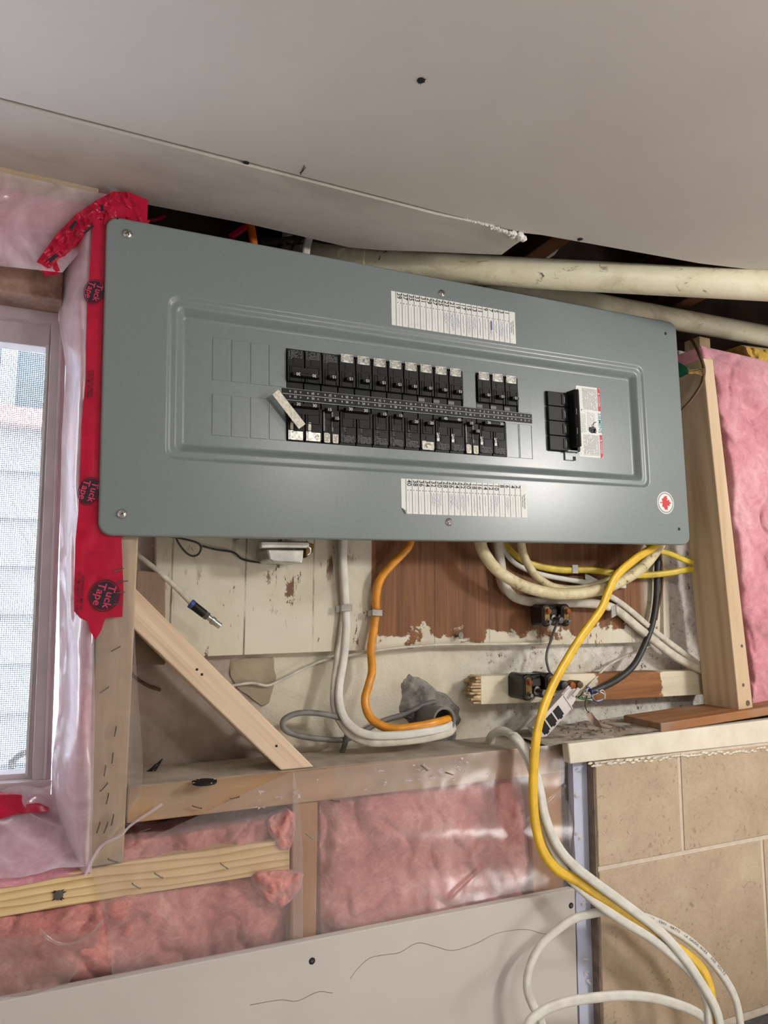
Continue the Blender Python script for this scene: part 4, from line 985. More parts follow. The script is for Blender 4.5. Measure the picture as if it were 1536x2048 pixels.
fluff('insulation_batt', [(190, 1690), (190, 1720), (190, 1745), (190, 1775)], [(592, 1620), (592, 1650), (592, 1672), (592, 1695)], 90, 26, 0.028, 0.10, 0.022, 26, M['pink_dull'], 'squashed pink insulation lumps between the plate and the pine rail', 21, 0.02)
fluff('insulation_batt', [(-70, 1830), (-70, 1900), (-70, 1980), (-70, 2060)], [(588, 1735), (578, 1790), (572, 1850), (568, 1900)], 120, 70, 0.030, 0.10, 0.024, 14, M['pink_dull'], 'torn pink insulation in the bay below the pine rail', 31, 0.012)
fluff('insulation_tuft', [(545, 1628), (530, 1642), (538, 1665), (550, 1690), (566, 1706)], [(572, 1614), (592, 1626), (595, 1655), (588, 1685), (574, 1708)], 26, 34, 0.010, 0.04, 0.012, 40, M['pink_dull'], 'pink insulation tuft bulging over the right end of the pine rail', 41, 0.02)
fluff('insulation_tuft', [(515, 1740), (500, 1752), (508, 1778), (528, 1800), (550, 1814)], [(596, 1736), (612, 1750), (606, 1778), (584, 1803), (560, 1818)], 30, 34, 0.010, 0.05, 0.014, 34, M['pink_dull'], 'pale pink insulation tuft hanging under the right end of the pine rail', 43, 0.02)
fluff('insulation_batt', [(-120, 325), (-120, 420), (-120, 500)], [(238, 385), (200, 450), (120, 540)], 70, 40, 0.034, 0.054, 0.016, 12, M['pink'], 'pink insulation above the window behind milky plastic', 51, 0.012)
fluff('insulation_tuft', [(1482, 690), (1486, 702), (1500, 716)], [(1560, 700), (1560, 716), (1560, 738)], 26, 16, 0.03, 0.09, 0.014, 30, M['yellowwool'], 'yellow insulation tuft under the pipes at the right edge', 61, 0.02)
# jamb: stuffed bulge beside the window
JL = [(130, 470), (116, 560), (117, 640), (132, 735), (123, 880), (119, 1100), (118, 1200), (119, 1300), (117, 1420), (104, 1520), (102, 1600), (112, 1680), (140, 1745)]
JR = [(190, 450), (184, 560), (182, 640), (180, 735), (174, 880), (170, 1100), (178, 1250), (190, 1300), (190, 1420), (188, 1520), (186, 1600), (184, 1680), (184, 1745)]
JR = [(190, 450), (184, 520), (184, 560), (182, 640), (180, 735), (174, 880), (168, 960), (178, 1050), (184, 1090), (186, 1224), (187, 1262), (188, 1300), (190, 1420), (188, 1520), (186, 1600), (184, 1680), (184, 1745)]
def at_y(pts, y):
    for (a, b), (c, d) in zip(pts, pts[1:]):
        if b <= y <= d: return (a + (c - a) * (y - b) / (d - b), y)
    return pts[0] if y < pts[0][1] else pts[-1]
hs = [450 + (1745 - 450) * k / 60 for k in range(61)]
JL = [at_y([(132, 440)] + JL, y) for y in hs]; JR = [at_y(JR, y) for y in hs]
zt0, zt1 = P(170, 1285, 0).z, P(170, 1020, 0).z
def jy(off, amp):
    def yf(u, v, p):
        t = 1 - u; b = noise.noise(Vector((p.x * 34, 5.5, p.z * 13))) * amp + noise.noise(Vector((p.x * 90, 2.5, p.z * 60))) * amp * 0.25
        k = max(0.0, min(1.0, (p.z - zt0) / 0.03, (zt1 - p.z) / 0.03)) * (0.0 if t > 0.75 else 1.0 if t < 0.55 else (0.75 - t) / 0.2)
        return FY - off + 0.085 * t ** 2.2 + b * min(1, t * 3) * (1 - k) - 0.012 * math.sin(math.pi * u) * (1 - k) + 0.001 * k
    return yf
fluff_j = obj('insulation_batt', sheet([(a + 14, b) for a, b in JL], [(a - 4, b) for a, b in JR], 22, 150, jy(-0.004, 0.014), 0.104), M['pink'], smooth=70)
tag(fluff_j, 'pink insulation stuffed between the stud and the window jamb', 'insulation')
# sill: insulation bed under the window
def PSILL(px, py, v):
    return P(px, py, 0.098 - 0.088 * v)
def sill(name, mat, lift, amp, nu=60, nv=30, lab=''):
    vs = []
    for j in range(nv + 1):
        v = j / nv
        for i in range(nu + 1):
            u = i / nu; px = -130 + u * (130 + 118 + 62 * v); py = (1590 - 0.03 * (px - 0)) * (1 - v) + (1772 - 0.17 * px) * v
            p = PSILL(px, py, v); d = lift + amp * (noise.noise(Vector((p.x * 20, p.y * 30, 1))) - 2.2 * abs(noise.noise(Vector((p.x * 16 + p.y * 24, p.y * 20 - p.x * 6, 8)))) + 0.7 + 0.5 * noise.noise(Vector((p.x * 50, p.y * 70, 4))))
            vs.append(p + Vector((0, -d * 0.5, d)))
    mb = MB().add(vs, [(j * (nu + 1) + i, j * (nu + 1) + i + 1, (j + 1) * (nu + 1) + i + 1, (j + 1) * (nu + 1) + i) for j in range(nv) for i in range(nu)])
    return mb
sm = sill('s', None, -0.004, 0.004); 
tag(obj('insulation_batt', sm, M['pink'], smooth=70), 'pink insulation lying on the window sill under milky plastic', 'insulation')

# ------------------------------------------------------------------ plastic vapour barrier
def film(name, mb, mat, label): return tag(obj(name, mb, mat, smooth=80), label, 'plastic sheet')
film('vapour_barrier', sheet(JL, JR, 26, 170, jy(0.001, 0.006), None), M['film_milky'], 'milky plastic sheet wrapped around the window jamb')
film('vapour_barrier', sill('f', None, 0.006, 0.0075, 110, 60), M['film_milky'], 'milky plastic sheet crumpled over the window sill')
film('vapour_barrier', sheet([(-120, 318), (-120, 420), (-120, 520)], [(240, 396), (205, 450), (125, 545)], 60, 36, lambda u, v, p: 0.020 - 0.006 * noise.noise(Vector((p.x * 16, 3, p.z * 30))) + 0.003 * noise.noise(Vector((p.x * 60, 7, p.z * 60))), None), M['film_milky'], 'milky plastic sheet over the insulation above the window')
def sy(u, v, p): return FY - 0.0035 - 0.0016 * noise.noise(Vector((p.x * 60, 3, p.z * 14))) - 0.001 * abs(noise.noise(Vector((p.x * 140 + p.z * 30, 3, p.z * 30))))
film('vapour_barrier', sheet([(186, 1080), (186, 1300), (184, 1500), (178, 1740)], [(264, 1080), (272, 1330), (286, 1520), (284, 1590)], 24, 110, sy, None), M['film_dust'], 'dusty clear plastic stapled over the face of the left stud')
fa, fb = P(1132, 1572, 0.0), P(900, 1792, 0.0)
def seg(p):
    d = fb - fa; t = max(0, min(1, ((p.x - fa.x) * d.x + (p.z - fa.z) * d.z) / (d.x * d.x + d.z * d.z))); return math.hypot(p.x - fa.x - d.x * t, p.z - fa.z - d.z * t)
def ly(u, v, p):
    k = 0.5 - 0.5 * math.cos(min(1.0, v * 1.15) * math.pi * 2)
    return FY - 0.0030 - 0.010 * k * (0.5 + 0.5 * math.sin(p.z * 46 + p.x * 5)) - 0.0022 * noise.noise(Vector((p.x * 6 + p.z * 4, 3, p.z * 18))) - 0.0005 * noise.noise(Vector((p.x * 50, 6, p.z * 50))) - 0.0022 * math.exp(-(seg(p) / 0.0022) ** 2)
film('vapour_barrier', sheet([(586, 1545), (586, 1600), (586, 1700), (586, 1790), (586, 1885)], [(1141, 1486), (1143, 1560), (1145, 1640), (1148, 1720), (1152, 1800)], 220, 110, ly, None), M['film'], 'glossy clear plastic stretched over the wide insulation bay')
def ly2(u, v, p): return FY - 0.0045 - 0.003 * noise.noise(Vector((p.x * 10 + p.z * 9, 13, p.z * 18))) - 0.0006 * noise.noise(Vector((p.x * 60, 16, p.z * 60)))
film('vapour_barrier', sheet([(178, 1735), (188, 1760), (200, 1800), (214, 1850), (225, 1960)], [(588, 1540), (600, 1620), (606, 1700), (606, 1780), (606, 1890)], 80, 60, ly2, None), M['film'], 'clear plastic with a torn upper left edge over the pine rail')
film('vapour_barrier', sheet([(-80, 1880), (-80, 1960), (-80, 2050)], [(200, 1862), (190, 1895), (120, 1990)], 50, 26, lambda u, v, p: 0.006 - 0.006 * math.sin(u * 9 + v * 3) * v - 0.006 * noise.noise(Vector((p.x * 26 + p.z * 20, 23, p.z * 40))), None), M['film_dust'], 'loose torn plastic flap below the rail at the lower left')
film('plastic_edge', MB().sweep([P(a, b, FY - 0.008) for a, b in ((170, 1752), (186, 1718), (205, 1690), (240, 1672), (262, 1650), (300, 1625), (325, 1608))], 0.0015, 0.0006, 8), M['film_milky'], 'white torn edge of the plastic running up from the rail to the plate')
film('plastic_edge', MB().sweep([P(a, b, 0.002) for a, b in ((80, 1858), (96, 1876), (120, 1888), (150, 1886), (182, 1868), (206, 1840))], 0.0016, 0.0006, 8), M['film_dust'], 'curled white plastic edge around the tear below the rail')

r = random.Random(9)
hostf = [o for o in SC.objects if o.get('label', '').startswith('glossy clear plastic')][0]
scr = MB()
for k in range(46):
    px = r.choice((r.gauss(560, 40), r.gauss(760, 30), r.gauss(860, 30), r.gauss(930, 22))); py = 1560 - (px - 590) * 0.135 + r.uniform(0, 46)
    c = P(px, py, FY - 0.006); q = [c + Vector((r.uniform(-0.006, 0.006), r.uniform(-0.004, 0.001), r.uniform(-0.003, 0.003))) for _ in range(4)]
    scr.add([c] + q, [(0, 1, 2), (0, 2, 3), (0, 3, 4)])
tag(obj('torn_scraps', scr, M['film_milky'], hostf), kind='stuff')
# staples
groups_ = {}; ORD = 'first second third fourth fifth sixth seventh eighth ninth tenth eleventh twelfth'.split()
spots = [(232, 1298, 30), (209, 1380, 35), (231, 1463, 82), (225, 1517, 85), (210, 1542, 84), (208, 1575, 48), (215, 1598, 80), (225, 1641, 80), (212, 1656, 72), (197, 1656, 75), (318, 1752, -35), (273, 1773, -36), (449, 1733, -38), (226, 1722, -25), (18, 405, -10), (118, 372, -15), (290, 1660, 10), (395, 1615, -20), (470, 1596, 5), (620, 1675, -40), (672, 1602, -10), (850, 1537, -40), (900, 1548, -20)]
spots += [(238, 1140, 20), (246, 1163, 8), (240, 1185, 5), (236, 1208, 3)]
for k, (a, b, an) in enumerate(spots):
    c = P(a, b, FY - 0.0075 if k < 23 else FY - 0.009); d = Vector((math.cos(math.radians(an)), 0, math.sin(math.radians(an)))) * 0.0055
    if a < 130 and b < 500: c = P(a, b, 0.024)
    mb = MB().cyl(c - d, c + d, 0.0007, n=6).cyl(c - d, c - d + Vector((0, 0.004, 0)), 0.0006, n=5).cyl(c + d, c + d + Vector((0, 0.004, 0)), 0.0006, n=5)
    o = obj('staple', mb, M['steel'], org=c)
    where = 'on the plastic over the left stud' if k < 10 else 'across the red tape end at the left stud' if k >= 23 else 'on the pine rail' if k < 14 else 'on the nailer above the window' if k < 16 else 'in the plate and short stud'
    groups_.setdefault(where, []).append((a, b, o))
for where, l in groups_.items():
    vert = 'stud' in where and 'plate' not in where; l.sort(key=lambda t_: t_[1] if vert else t_[0])
    for k, (a, b, o) in enumerate(l):
        tag(o, '%s small steel staple from the %s %s' % (ORD[k], 'top' if vert else 'left', where), 'staple', 'staples ' + where)
ns = MB().lathe(P(117, 1790, FY + 0.0005), (0, -1, 0), [(0, 0.0052), (0.0008, 0.0052), (0.001, 0.004)], 12)
o = tag(obj('rail_screw', ns, M['steel'], smooth=50), 'dark screw head sunk in splintered wood of the pine rail', 'screw')
sp2 = MB(); r = random.Random(2)
for an in (0.4, 0.9, 2.2, 2.5, 3.9, 5.2, 5.5):
    c = P(117, 1790, FY - 0.0002); sp2.cyl(c + Vector((math.cos(an) * 0.005, 0, math.sin(an) * 0.005)), c + Vector((math.cos(an) * 0.0085, -0.001, math.sin(an) * 0.0068)), 0.0009, 0.0004, 4)
obj('splinters', sp2, M['dark'], o)

# ------------------------------------------------------------------ red sheathing tape
tp_ = thing('sheathing_tape', 'red sheathing tape running down the stud left of the panel, jagged end', 'tape', P(200, 1278, 0.004))
Lt = [(186, 440), (178, 560), (174, 640), (171, 760), (163, 850), (160, 950), (157, 1020), (151, 1080), (148, 1180)]
Rt = [(300, 440), (262, 560), (262, 640), (262, 760), (262, 850), (262, 950), (262, 1020), (243, 1080), (247, 1180)]
def ty(u, v, p): return FY - 0.0070 - 0.0009 * noise.noise(Vector((p.x * 90, 2, p.z * 26)))
obj('strip', sheet(Lt, Rt, 22, 130, ty, FY - 0.004), M['tape'], tp_, smooth=70)
tail = [(148, 1178), (247, 1178), (245, 1234), (211, 1236), (202, 1262), (191, 1280), (180, 1262), (176, 1244), (160, 1236), (148, 1222)]
obj('jagged_end', pprism(tail, FY - 0.0076, FY - 0.0066), M['tape'], tp_)
def wall_text(body, size, px, py, rot, y, mb, sq=1.0):
    a = math.radians(rot); c = P(px, py, y); return mb.text(body, size, c, (math.cos(a), 0, math.sin(a)), (-math.sin(a), 0, math.cos(a)), squash=sq)
def tape_logo(px, py, rx, rz, rot, y, s):
    c = P(px, py, y); k = 30; a = math.radians(rot)
    e = [Vector((c.x + rx * math.cos(t) * math.cos(a) - rz * math.sin(t) * math.sin(a), y, c.z + rx * math.cos(t) * math.sin(a) + rz * math.sin(t) * math.cos(a))) for t in (2 * math.pi * i / k for i in range(k))]
    r2 = [c + (v - c) * 1.09 for v in e]; r3 = [c + (v - c) * 1.16 for v in e]
    rg = MB().add(r2 + r3, [(i, (i + 1) % k, k + (i + 1) % k, k + i) for i in range(k)])
    lo = obj('logo', MB().prism(e, [v + Vector((0, 0.0003, 0)) for v in e]).add(rg.v, rg.f), M['tapeprint'], tp_)
    b = math.radians(rot - 90); V = (-math.sin(b), math.cos(b))
    mb = MB()
    wt = lambda t, o: mb.text(t, s, c + Vector((V[0] * o, -0.0004, V[1] * o)), (math.cos(b), 0, math.sin(b)), (V[0], 0, V[1]), squash=1.1)
    wt('Tuck', s * 0.42); wt('Tape', -s * 0.48)
    obj('logo_lettering', mb, M['tapepink'], lo)
tape_logo(188, 583, 0.0098, 0.0140, -12, FY - 0.0090, 0.0100)
tape_logo(178, 982, 0.0102, 0.0152, -12, FY - 0.0090, 0.0110)
tape_logo(209, 1191, 0.0150, 0.0165, -14, FY - 0.0090, 0.0124)
for (x, y, t) in ((184, 768, 'INTERTAPE POLYMER INC.'), (177, 768, 'VOIR CCMC NO. 11866-R'), (164, 1186, 'INTERTAPE POLYMER INC.'), (156, 1186, 'SEE CCMC REPORT NO. 11866-R')):
    obj('small_lettering', wall_text(t, 0.0042, x, y, -90, FY - 0.0090, MB(), 0.72 if y < 900 else 0.84), M['tapeprint'], tp_)
# crumpled cross piece at the top
ct = thing('sheathing_tape', 'crumpled red sheathing tape folded across the top left corner of the panel', 'tape', P(115, 545, 0.01))
def cy(u, v, p): return 0.012 - 0.010 * v - 0.004 * noise.noise(Vector((p.x * 60, 2, p.z * 60))) + 0.007 * abs(noise.noise(Vector((p.x * 80 + p.z * 70, 5, p.z * 40 - p.x * 40)))) + 0.003 * abs(noise.noise(Vector((p.x * 210, 15, p.z * 210)))) - 0.0012 * noise.noise(Vector((p.x * 190, 8, p.z * 190)))
obj('strip', sheet([(74, 522), (112, 470), (150, 430), (188, 404), (225, 383), (258, 384)], [(96, 536), (126, 508), (160, 478), (186, 452), (216, 448), (300, 470)], 36, 130, cy, 0.026), M['tape'], ct, smooth=70)
obj('corner_patch', sheet([(222, 384), (240, 383), (262, 386), (296, 400)], [(206, 450), (240, 452), (265, 458), (294, 462)], 16, 26, lambda u, v, p: 0.006 - 0.002 * noise.noise(Vector((p.x * 60, 4, p.z * 60))), 0.02), M['tape'], ct, smooth=70)
obj('tail', sheet([(74, 522), (84, 528), (96, 530), (112, 520)], [(90, 546), (100, 545), (112, 544), (120, 541)], 12, 14, lambda u, v, p: 0.020 - 0.001 * noise.noise(Vector((p.x * 90, 4, p.z * 90))), 0.03), M['tape'], ct, smooth=70)
bp = MB()
for pts in ([(138, 456), (150, 440), (155, 444), (143, 460)], [(96, 518), (112, 506), (118, 512), (100, 526)], [(165, 466), (186, 449), (188, 453), (170, 468)], [(200, 412), (206, 408), (208, 420), (202, 424)]):
    q = [P(a, b, -0.003) for a, b in pts]; bp.prism(q, [v + Vector((0, 0.0003, 0)) for v in q])
obj('black_print', bp, M['tapeprint'], ct)
st_ = thing('sheathing_tape', 'bright red sheathing tape at the window sill under the plastic', 'tape', P(40, 1640, 0.09))
obj('strip', sheet([(-120, 1585), (-20, 1588), (45, 1590), (75, 1603)], [(-120, 1660), (-20, 1645), (30, 1628), (98, 1622)], 10, 30, lambda u, v, p: 0.082 - 0.02 * u + 0.002 * noise.noise(Vector((p.x * 60, 4, p.z * 60))), 0.095), M['tape'], st_, smooth=70)
# white paper strip hanging off the number strip
wsq = [(545, 789), (557, 779), (611, 848), (598, 858)]
q = [P(a, b, -0.0006) for a, b in wsq]
tag(obj('paper_strip', MB().prism(q, [v + Vector((0, 0.0006, 0)) for v in q]), M['agedpaper']), 'short off-white paper strip stuck diagonally over the left end of the breaker rows', 'paper strip')
# ------------------------------------------------------------------ pipes above the panel
pa, pb = PD(706, 527, 1.17), PD(1540, 572, 1.16)
pe = pb + (pb - pa) * 0.35
dv = (pb - pa).normalized()
t = thing('drain_pipe', 'cream painted plastic drain pipe with elbow, running in front of the ceiling gap', 'pipe', pa)
obj('pipe', MB().lathe(pa, dv, [(0, 0.0240), ((pe - pa).length, 0.0240)], 36), M['pipe'], t, smooth=50)
obj('coupling', MB().lathe(pa - dv * 0.004, dv, [(0, 0.025), (0.001, 0.0268), (0.022, 0.0268), (0.0235, 0.0255)], 36), M['pipe'], t, smooth=40)
obj('elbow', MB().sweep([pa + dv * 0.002, pa - dv * 0.012, pa - dv * 0.034 + Vector((0, 0.004, 0.003)), pa - dv * 0.054 + Vector((0, 0.018, 0.012)), pa - dv * 0.064 + Vector((0, 0.045, 0.030))], 0.0262, n=24), M['pipe'], t, smooth=60)
obj('elbow_boss', MB().lathe(pa - dv * 0.026 + Vector((0, -0.0225, 0.003)), (-0.15, -1, -0.1), [(0, 0.010), (0.0035, 0.0095), (0.004, 0.006)], 16), M['pipe'], t, smooth=40)
mk = MB()
c = pa + dv * 0.040 + Vector((-0.007, -0.0232, -0.001)); mk.cyl(c + Vector((0.001, 0, 0.005)), c + Vector((-0.001, 0, -0.003)), 0.0006, n=5)
obj('mark', mk, M['blackprint'], t)
q0, q1 = P(960, 568, 0.14), P(1700, 702, 0.14)
tag(obj('drain_pipe', MB().lathe(q0, q1 - q0, [(0, 0.0225), ((q1 - q0).length, 0.0225)], 32), M['pipe'], smooth=50), 'second cream painted pipe, behind the top right corner of the panel', 'pipe')
# in the gap
q0, q1 = P(520, 486, 0.16), P(720, 470, 0.16)
tag(obj('thin_pipe', MB().lathe(q0, q1 - q0, [(0, 0.0065), ((q1 - q0).length, 0.0075)], 14), M['flaky'], smooth=50), 'thin pipe with flaking black paint in the gap above the panel', 'pipe')
q0, q1 = P(572, 500, 0.20), P(578, 440, 0.20)
tag(obj('pipe_stub', MB().lathe(q0, q1 - q0, [(0, 0.009), ((q1 - q0).length, 0.009)], 14), M['pipe'], smooth=50), 'short dirty cream pipe standing in the gap, behind the thin black pipe', 'pipe')
q0, q1 = PD(1088, 540, 1.42), PD(1020, 470, 1.46)
tag(obj('branch_pipe', MB().lathe(q0, q1 - q0, [(0, 0.012), ((q1 - q0).length, 0.012)], 18), M['pipe'], smooth=50), 'cream branch pipe going up behind the broken end of the ceiling strip', 'pipe')

# ------------------------------------------------------------------ cables
def cable(name, pts, rx, mat, label, ry=None, groove=0.0, n=12, sub=5, cat='cable', group=None):
    o = obj(name, MB().sweep([P(*p) for p in pts], rx, ry, n, sub, groove), mat, smooth=70)
    return tag(o, label, cat, group)
def dline(o_pts, off, mat, parent, r=0.0005):   # thin printed line along a cable
    pts = [P(*p) + Vector(off) for p in o_pts]
    return obj('printed_line', MB().sweep(pts, r, n=5), mat, parent)
cable('orange_cable', [(822, 1062, .078), (822, 1080, .078), (815, 1097, .078), (785, 1128, .082), (761, 1158, .086), (752, 1195, .088), (752, 1222, .090), (747, 1263, .088), (742, 1297, .086), (744, 1341, .088), (737, 1371, .084), (730, 1399, .080), (737, 1429, .072), (758, 1449, .062), (791, 1458, .052), (835, 1453, .046), (869, 1446, .046), (905, 1436, .062)], 0.0064, M['orange'], 'orange cable from the panel down into the grey conduit', 0.0054)
w1 = [(688, 1062, .084), (688, 1080, .084), (687, 1128, .086), (692, 1212, .090), (693, 1263, .090), (688, 1317, .092), (680, 1365, .088), (679, 1402, .080), (689, 1436, .068), (714, 1461, .056), (748, 1471, .048), (802, 1470, .042), (842, 1465, .040), (890, 1456, .044), (906, 1446, .06)]
c1_ = cable('white_cable', w1, 0.0060, M['whitecable'], 'upper white cable of the two running from the panel into the conduit', 0.0042, 0.3)
w2 = [(684, 1062, .093), (684, 1080, .093), (684, 1128, .094), (688, 1212, .096), (684, 1263, .094), (676, 1314, .096), (669, 1365, .093), (668, 1409, .086), (680, 1442, .076), (704, 1471, .064), (734, 1484, .054), (751, 1486, .050), (802, 1483, .046), (852, 1477, .044), (896, 1466, .046), (908, 1454, .06)]
cable('white_cable', w2, 0.0058, M['whitecable_old'], 'lower white cable of the two running from the panel into the conduit', 0.0042, 0.3)
cable('grey_cable', [(681, 1530, .10), (681, 1514, .094), (690, 1487, .088), (694, 1456, .082), (677, 1436, .076), (639, 1427, .070), (599, 1426, .066), (572, 1436, .064), (565, 1449, .064), (575, 1463, .066), (606, 1473, .072), (646, 1478, .080), (690, 1479, .092), (721, 1465, .100), (768, 1441, .106), (812, 1427, .108), (852, 1408, .112), (880, 1402, .118)], 0.0040, M['greycable'], 'grey cable making a loose loop left of the conduit')
cable('thick_cable', [(961, 1062, .05), (961, 1084, .05), (967, 1104, .05), (988, 1134, .05), (1015, 1155, .05), (1055, 1175, .048), (1106, 1187, .046), (1157, 1187, .044), (1208, 1177, .042), (1240, 1163, .042), (1280, 1138, .044), (1310, 1104, .048), (1325, 1070, .05)], 0.0098, M['creamcable'], 'thick cream painted cable hanging in the lowest loop under the panel', 0.0085)
cable('thick_cable', [(1042, 1062, .06), (1042, 1084, .06), (1049, 1114, .062), (1066, 1145, .066), (1089, 1165, .070), (1115, 1176, .072), (1160, 1178, .066), (1212, 1163, .058), (1262, 1137, .056), (1300, 1106, .058), (1322, 1070, .06)], 0.0068, M['creamcable'], 'thinner cream painted cable dropping behind the lowest loop')
cable('thick_cable', [(1060, 1180, .066), (1130, 1186, .066), (1190, 1182, .06), (1245, 1160, .056), (1293, 1128, .056), (1322, 1092, .056), (1332, 1068, .058)], 0.0064, M['creamcable'], 'cream cable lying on the right part of the loop')
cable('white_service_cable', [(990, 1062, .082), (995, 1084, .082), (1001, 1121, .083), (1008, 1165, .084), (1025, 1191, .084), (1055, 1202, .082), (1106, 1205, .080), (1167, 1206, .080), (1209, 1211, .084), (1236, 1222, .087), (1277, 1256, .087), (1314, 1286, .087), (1355, 1316, .084), (1405, 1341, .080), (1430, 1352, .08)], 0.0080, M['whitecable_old'], 'white cable below the cream loop that runs down right into the stud', 0.0062, 0.2)
cable('white_service_cable', [(1150, 1178, .088), (1195, 1182, .088), (1226, 1196, .088), (1262, 1222, .088), (1304, 1258, .088), (1348, 1292, .084), (1405, 1333, .078), (1430, 1346, .078)], 0.0056, M['whitecable_old'], 'upper of the two white cables that enter the stud notch', 0.0042, 0.3)
cable('white_service_cable', [(1005, 1062, .090), (1005, 1094, .090), (1032, 1128, .090), (1079, 1148, .090), (1140, 1160, .089), (1184, 1166, .089), (1215, 1168, .090), (1250, 1172, .092)], 0.0046, M['whitecable'], 'thin white cable crossing behind the cream loop', 0.0036, 0.3)
cable('yellow_cable', [(1004, 1062, .090), (1011, 1090, .090), (1039, 1116, .088), (1072, 1131, .086), (1123, 1140, .086), (1174, 1140, .086), (1220, 1145, .084), (1253, 1150, .080), (1297, 1150, .078), (1338, 1146, .072), (1364, 1141, .066), (1385, 1139, .066)], 0.0058, M['yellow_old'], 'dull yellow cable stapled across the backboard under the panel', 0.0042, 0.3)
cable('yellow_cable', [(1285, 1062, .066), (1296, 1088, .066), (1317, 1101, .064), (1341, 1108, .062), (1364, 1118, .060), (1385, 1126, .06)], 0.0052, M['yellow_old'], 'short yellow cable bending into the right stud below the panel corner', 0.0042, 0.3)
yl_ = [(1330, 1070, .036), (1310, 1092, .034), (1270, 1118, .030), (1233, 1151, .026), (1216, 1185, .024), (1202, 1219, .022), (1165, 1270, .016), (1131, 1324, .006), (1104, 1375, -.004), (1084, 1426, -.014), (1073, 1473, -.022), (1068, 1534, -.028), (1066, 1580, -.031), (1070, 1642, -.034), (1084, 1698, -.037), (1112, 1737, -.041), (1153, 1761, -.046), (1195, 1789, -.052), (1251, 1824, -.060), (1314, 1869, -.070), (1384, 1918, -.082), (1412, 1953, -.088), (1424, 1998, -.094), (1427, 2048, -.10), (1428, 2110, -.11)]
cable('long_yellow_cable', yl_, 0.0072, M['yellow'], 'long bright yellow cable hanging from the panel to the bottom right', 0.0048, 0.35, 14)
wa = [(982, 1486, .060), (985, 1472, .045), (1000, 1464, .028), (1018, 1467, .010), (1035, 1478, -.006), (1063, 1520, -.020), (1080, 1580, -.030), (1091, 1635, -.036), (1115, 1691, -.044), (1147, 1730, -.050), (1195, 1768, -.058), (1262, 1817, -.068), (1324, 1866, -.078), (1370, 1918, -.088), (1405, 1970, -.096), (1429, 2012, -.102), (1440, 2048, -.108), (1446, 2110, -.115)]
o = cable('long_white_cable', wa, 0.0068, M['whitecable'], 'upper long white cable draped from behind the plate to the bottom right', 0.0044, 0.4, 14)
wb_ = [(976, 1490, .066), (980, 1474, .052), (995, 1462, .036), (1014, 1464, .018), (1034, 1482, .002), (1058, 1524, -.012), (1074, 1582, -.022), (1084, 1640, -.028), (1101, 1691, -.034), (1126, 1737, -.040), (1150, 1768, -.044), (1195, 1806, -.052), (1244, 1841, -.062), (1297, 1873, -.072), (1342, 1908, -.080), (1384, 1949, -.088), (1412, 1998, -.094), (1419, 2048, -.100), (1422, 2110, -.106)]
cable('long_white_cable', wb_, 0.0064, M['whitecable'], 'lower long white cable crossing under the yellow cable to the bottom right', 0.0044, 0.4, 14)
wc = [(1094, 2110, -.050), (1084, 2048, -.042), (1063, 2005, -.036), (1054, 1974, -.033), (1059, 1935, -.032), (1077, 1897, -.032), (1108, 1866, -.033), (1147, 1838, -.036), (1195, 1825, -.042), (1223, 1825, -.046), (1262, 1829, -.050), (1300, 1838, -.054), (1349, 1862, -.062), (1394, 1894, -.070), (1436, 1939, -.080), (1468, 1991, -.090), (1481, 2048, -.098), (1486, 2110, -.105)]
o = cable('long_white_cable', wc, 0.0062, M['whitecable'], 'white cable arching in a big loop over the drywall and the tiles', 0.0044, 0.4, 14)
wd = [(1046, 2110, -.070), (1056, 2050, -.066), (1080, 2026, -.064), (1115, 2009, -.064), (1167, 1998, -.066), (1244, 1991, -.070), (1300, 1995, -.076), (1349, 2007, -.082), (1394, 2026, -.090), (1415, 2050, -.096), (1420, 2110, -.10)]
cable('long_white_cable', wd, 0.0068, M['whitecable'], 'lowest white cable curving along the bottom edge', 0.0046, 0.4, 14)
# cable jacket lettering
def path_text(parent, pts, body, size, start, lift):
    mb = MB().sweep([P(*p) for p in pts], 0.001, n=3, sub=8); path = mb.path; out = MB(); s = 0.0; i = 0; pos = start
    cum = [0.0]
    for a, b in zip(path, path[1:]): cum.append(cum[-1] + (b - a).length)
    for ch in body:
        if ch != ' ':
            k = next((i for i in range(len(cum) - 1) if cum[i + 1] > pos), None)
            if k is None: break
            f = (pos - cum[k]) / (cum[k + 1] - cum[k]); c = path[k].lerp(path[k + 1], f); tg = (path[k + 1] - path[k]).normalized()
            nn = (Vector((0, -1, 0)) - tg * tg.dot(Vector((0, -1, 0)))).normalized(); V = nn.cross(tg) * -1
            if V.z < 0 and abs(tg.x) > 0.3: V = -V
            out.text(ch, size, c + nn * lift + V * size * 0.45, tg, V)
        pos += size * 0.72
    return obj('jacket_lettering', out, M['greyedge'], parent)
path_text(o, wc, 'NMD90  14/2  300V  WATTS  14 GAUGE WIRE  300 VOLTS', 0.0050, 0.300, 0.0046)
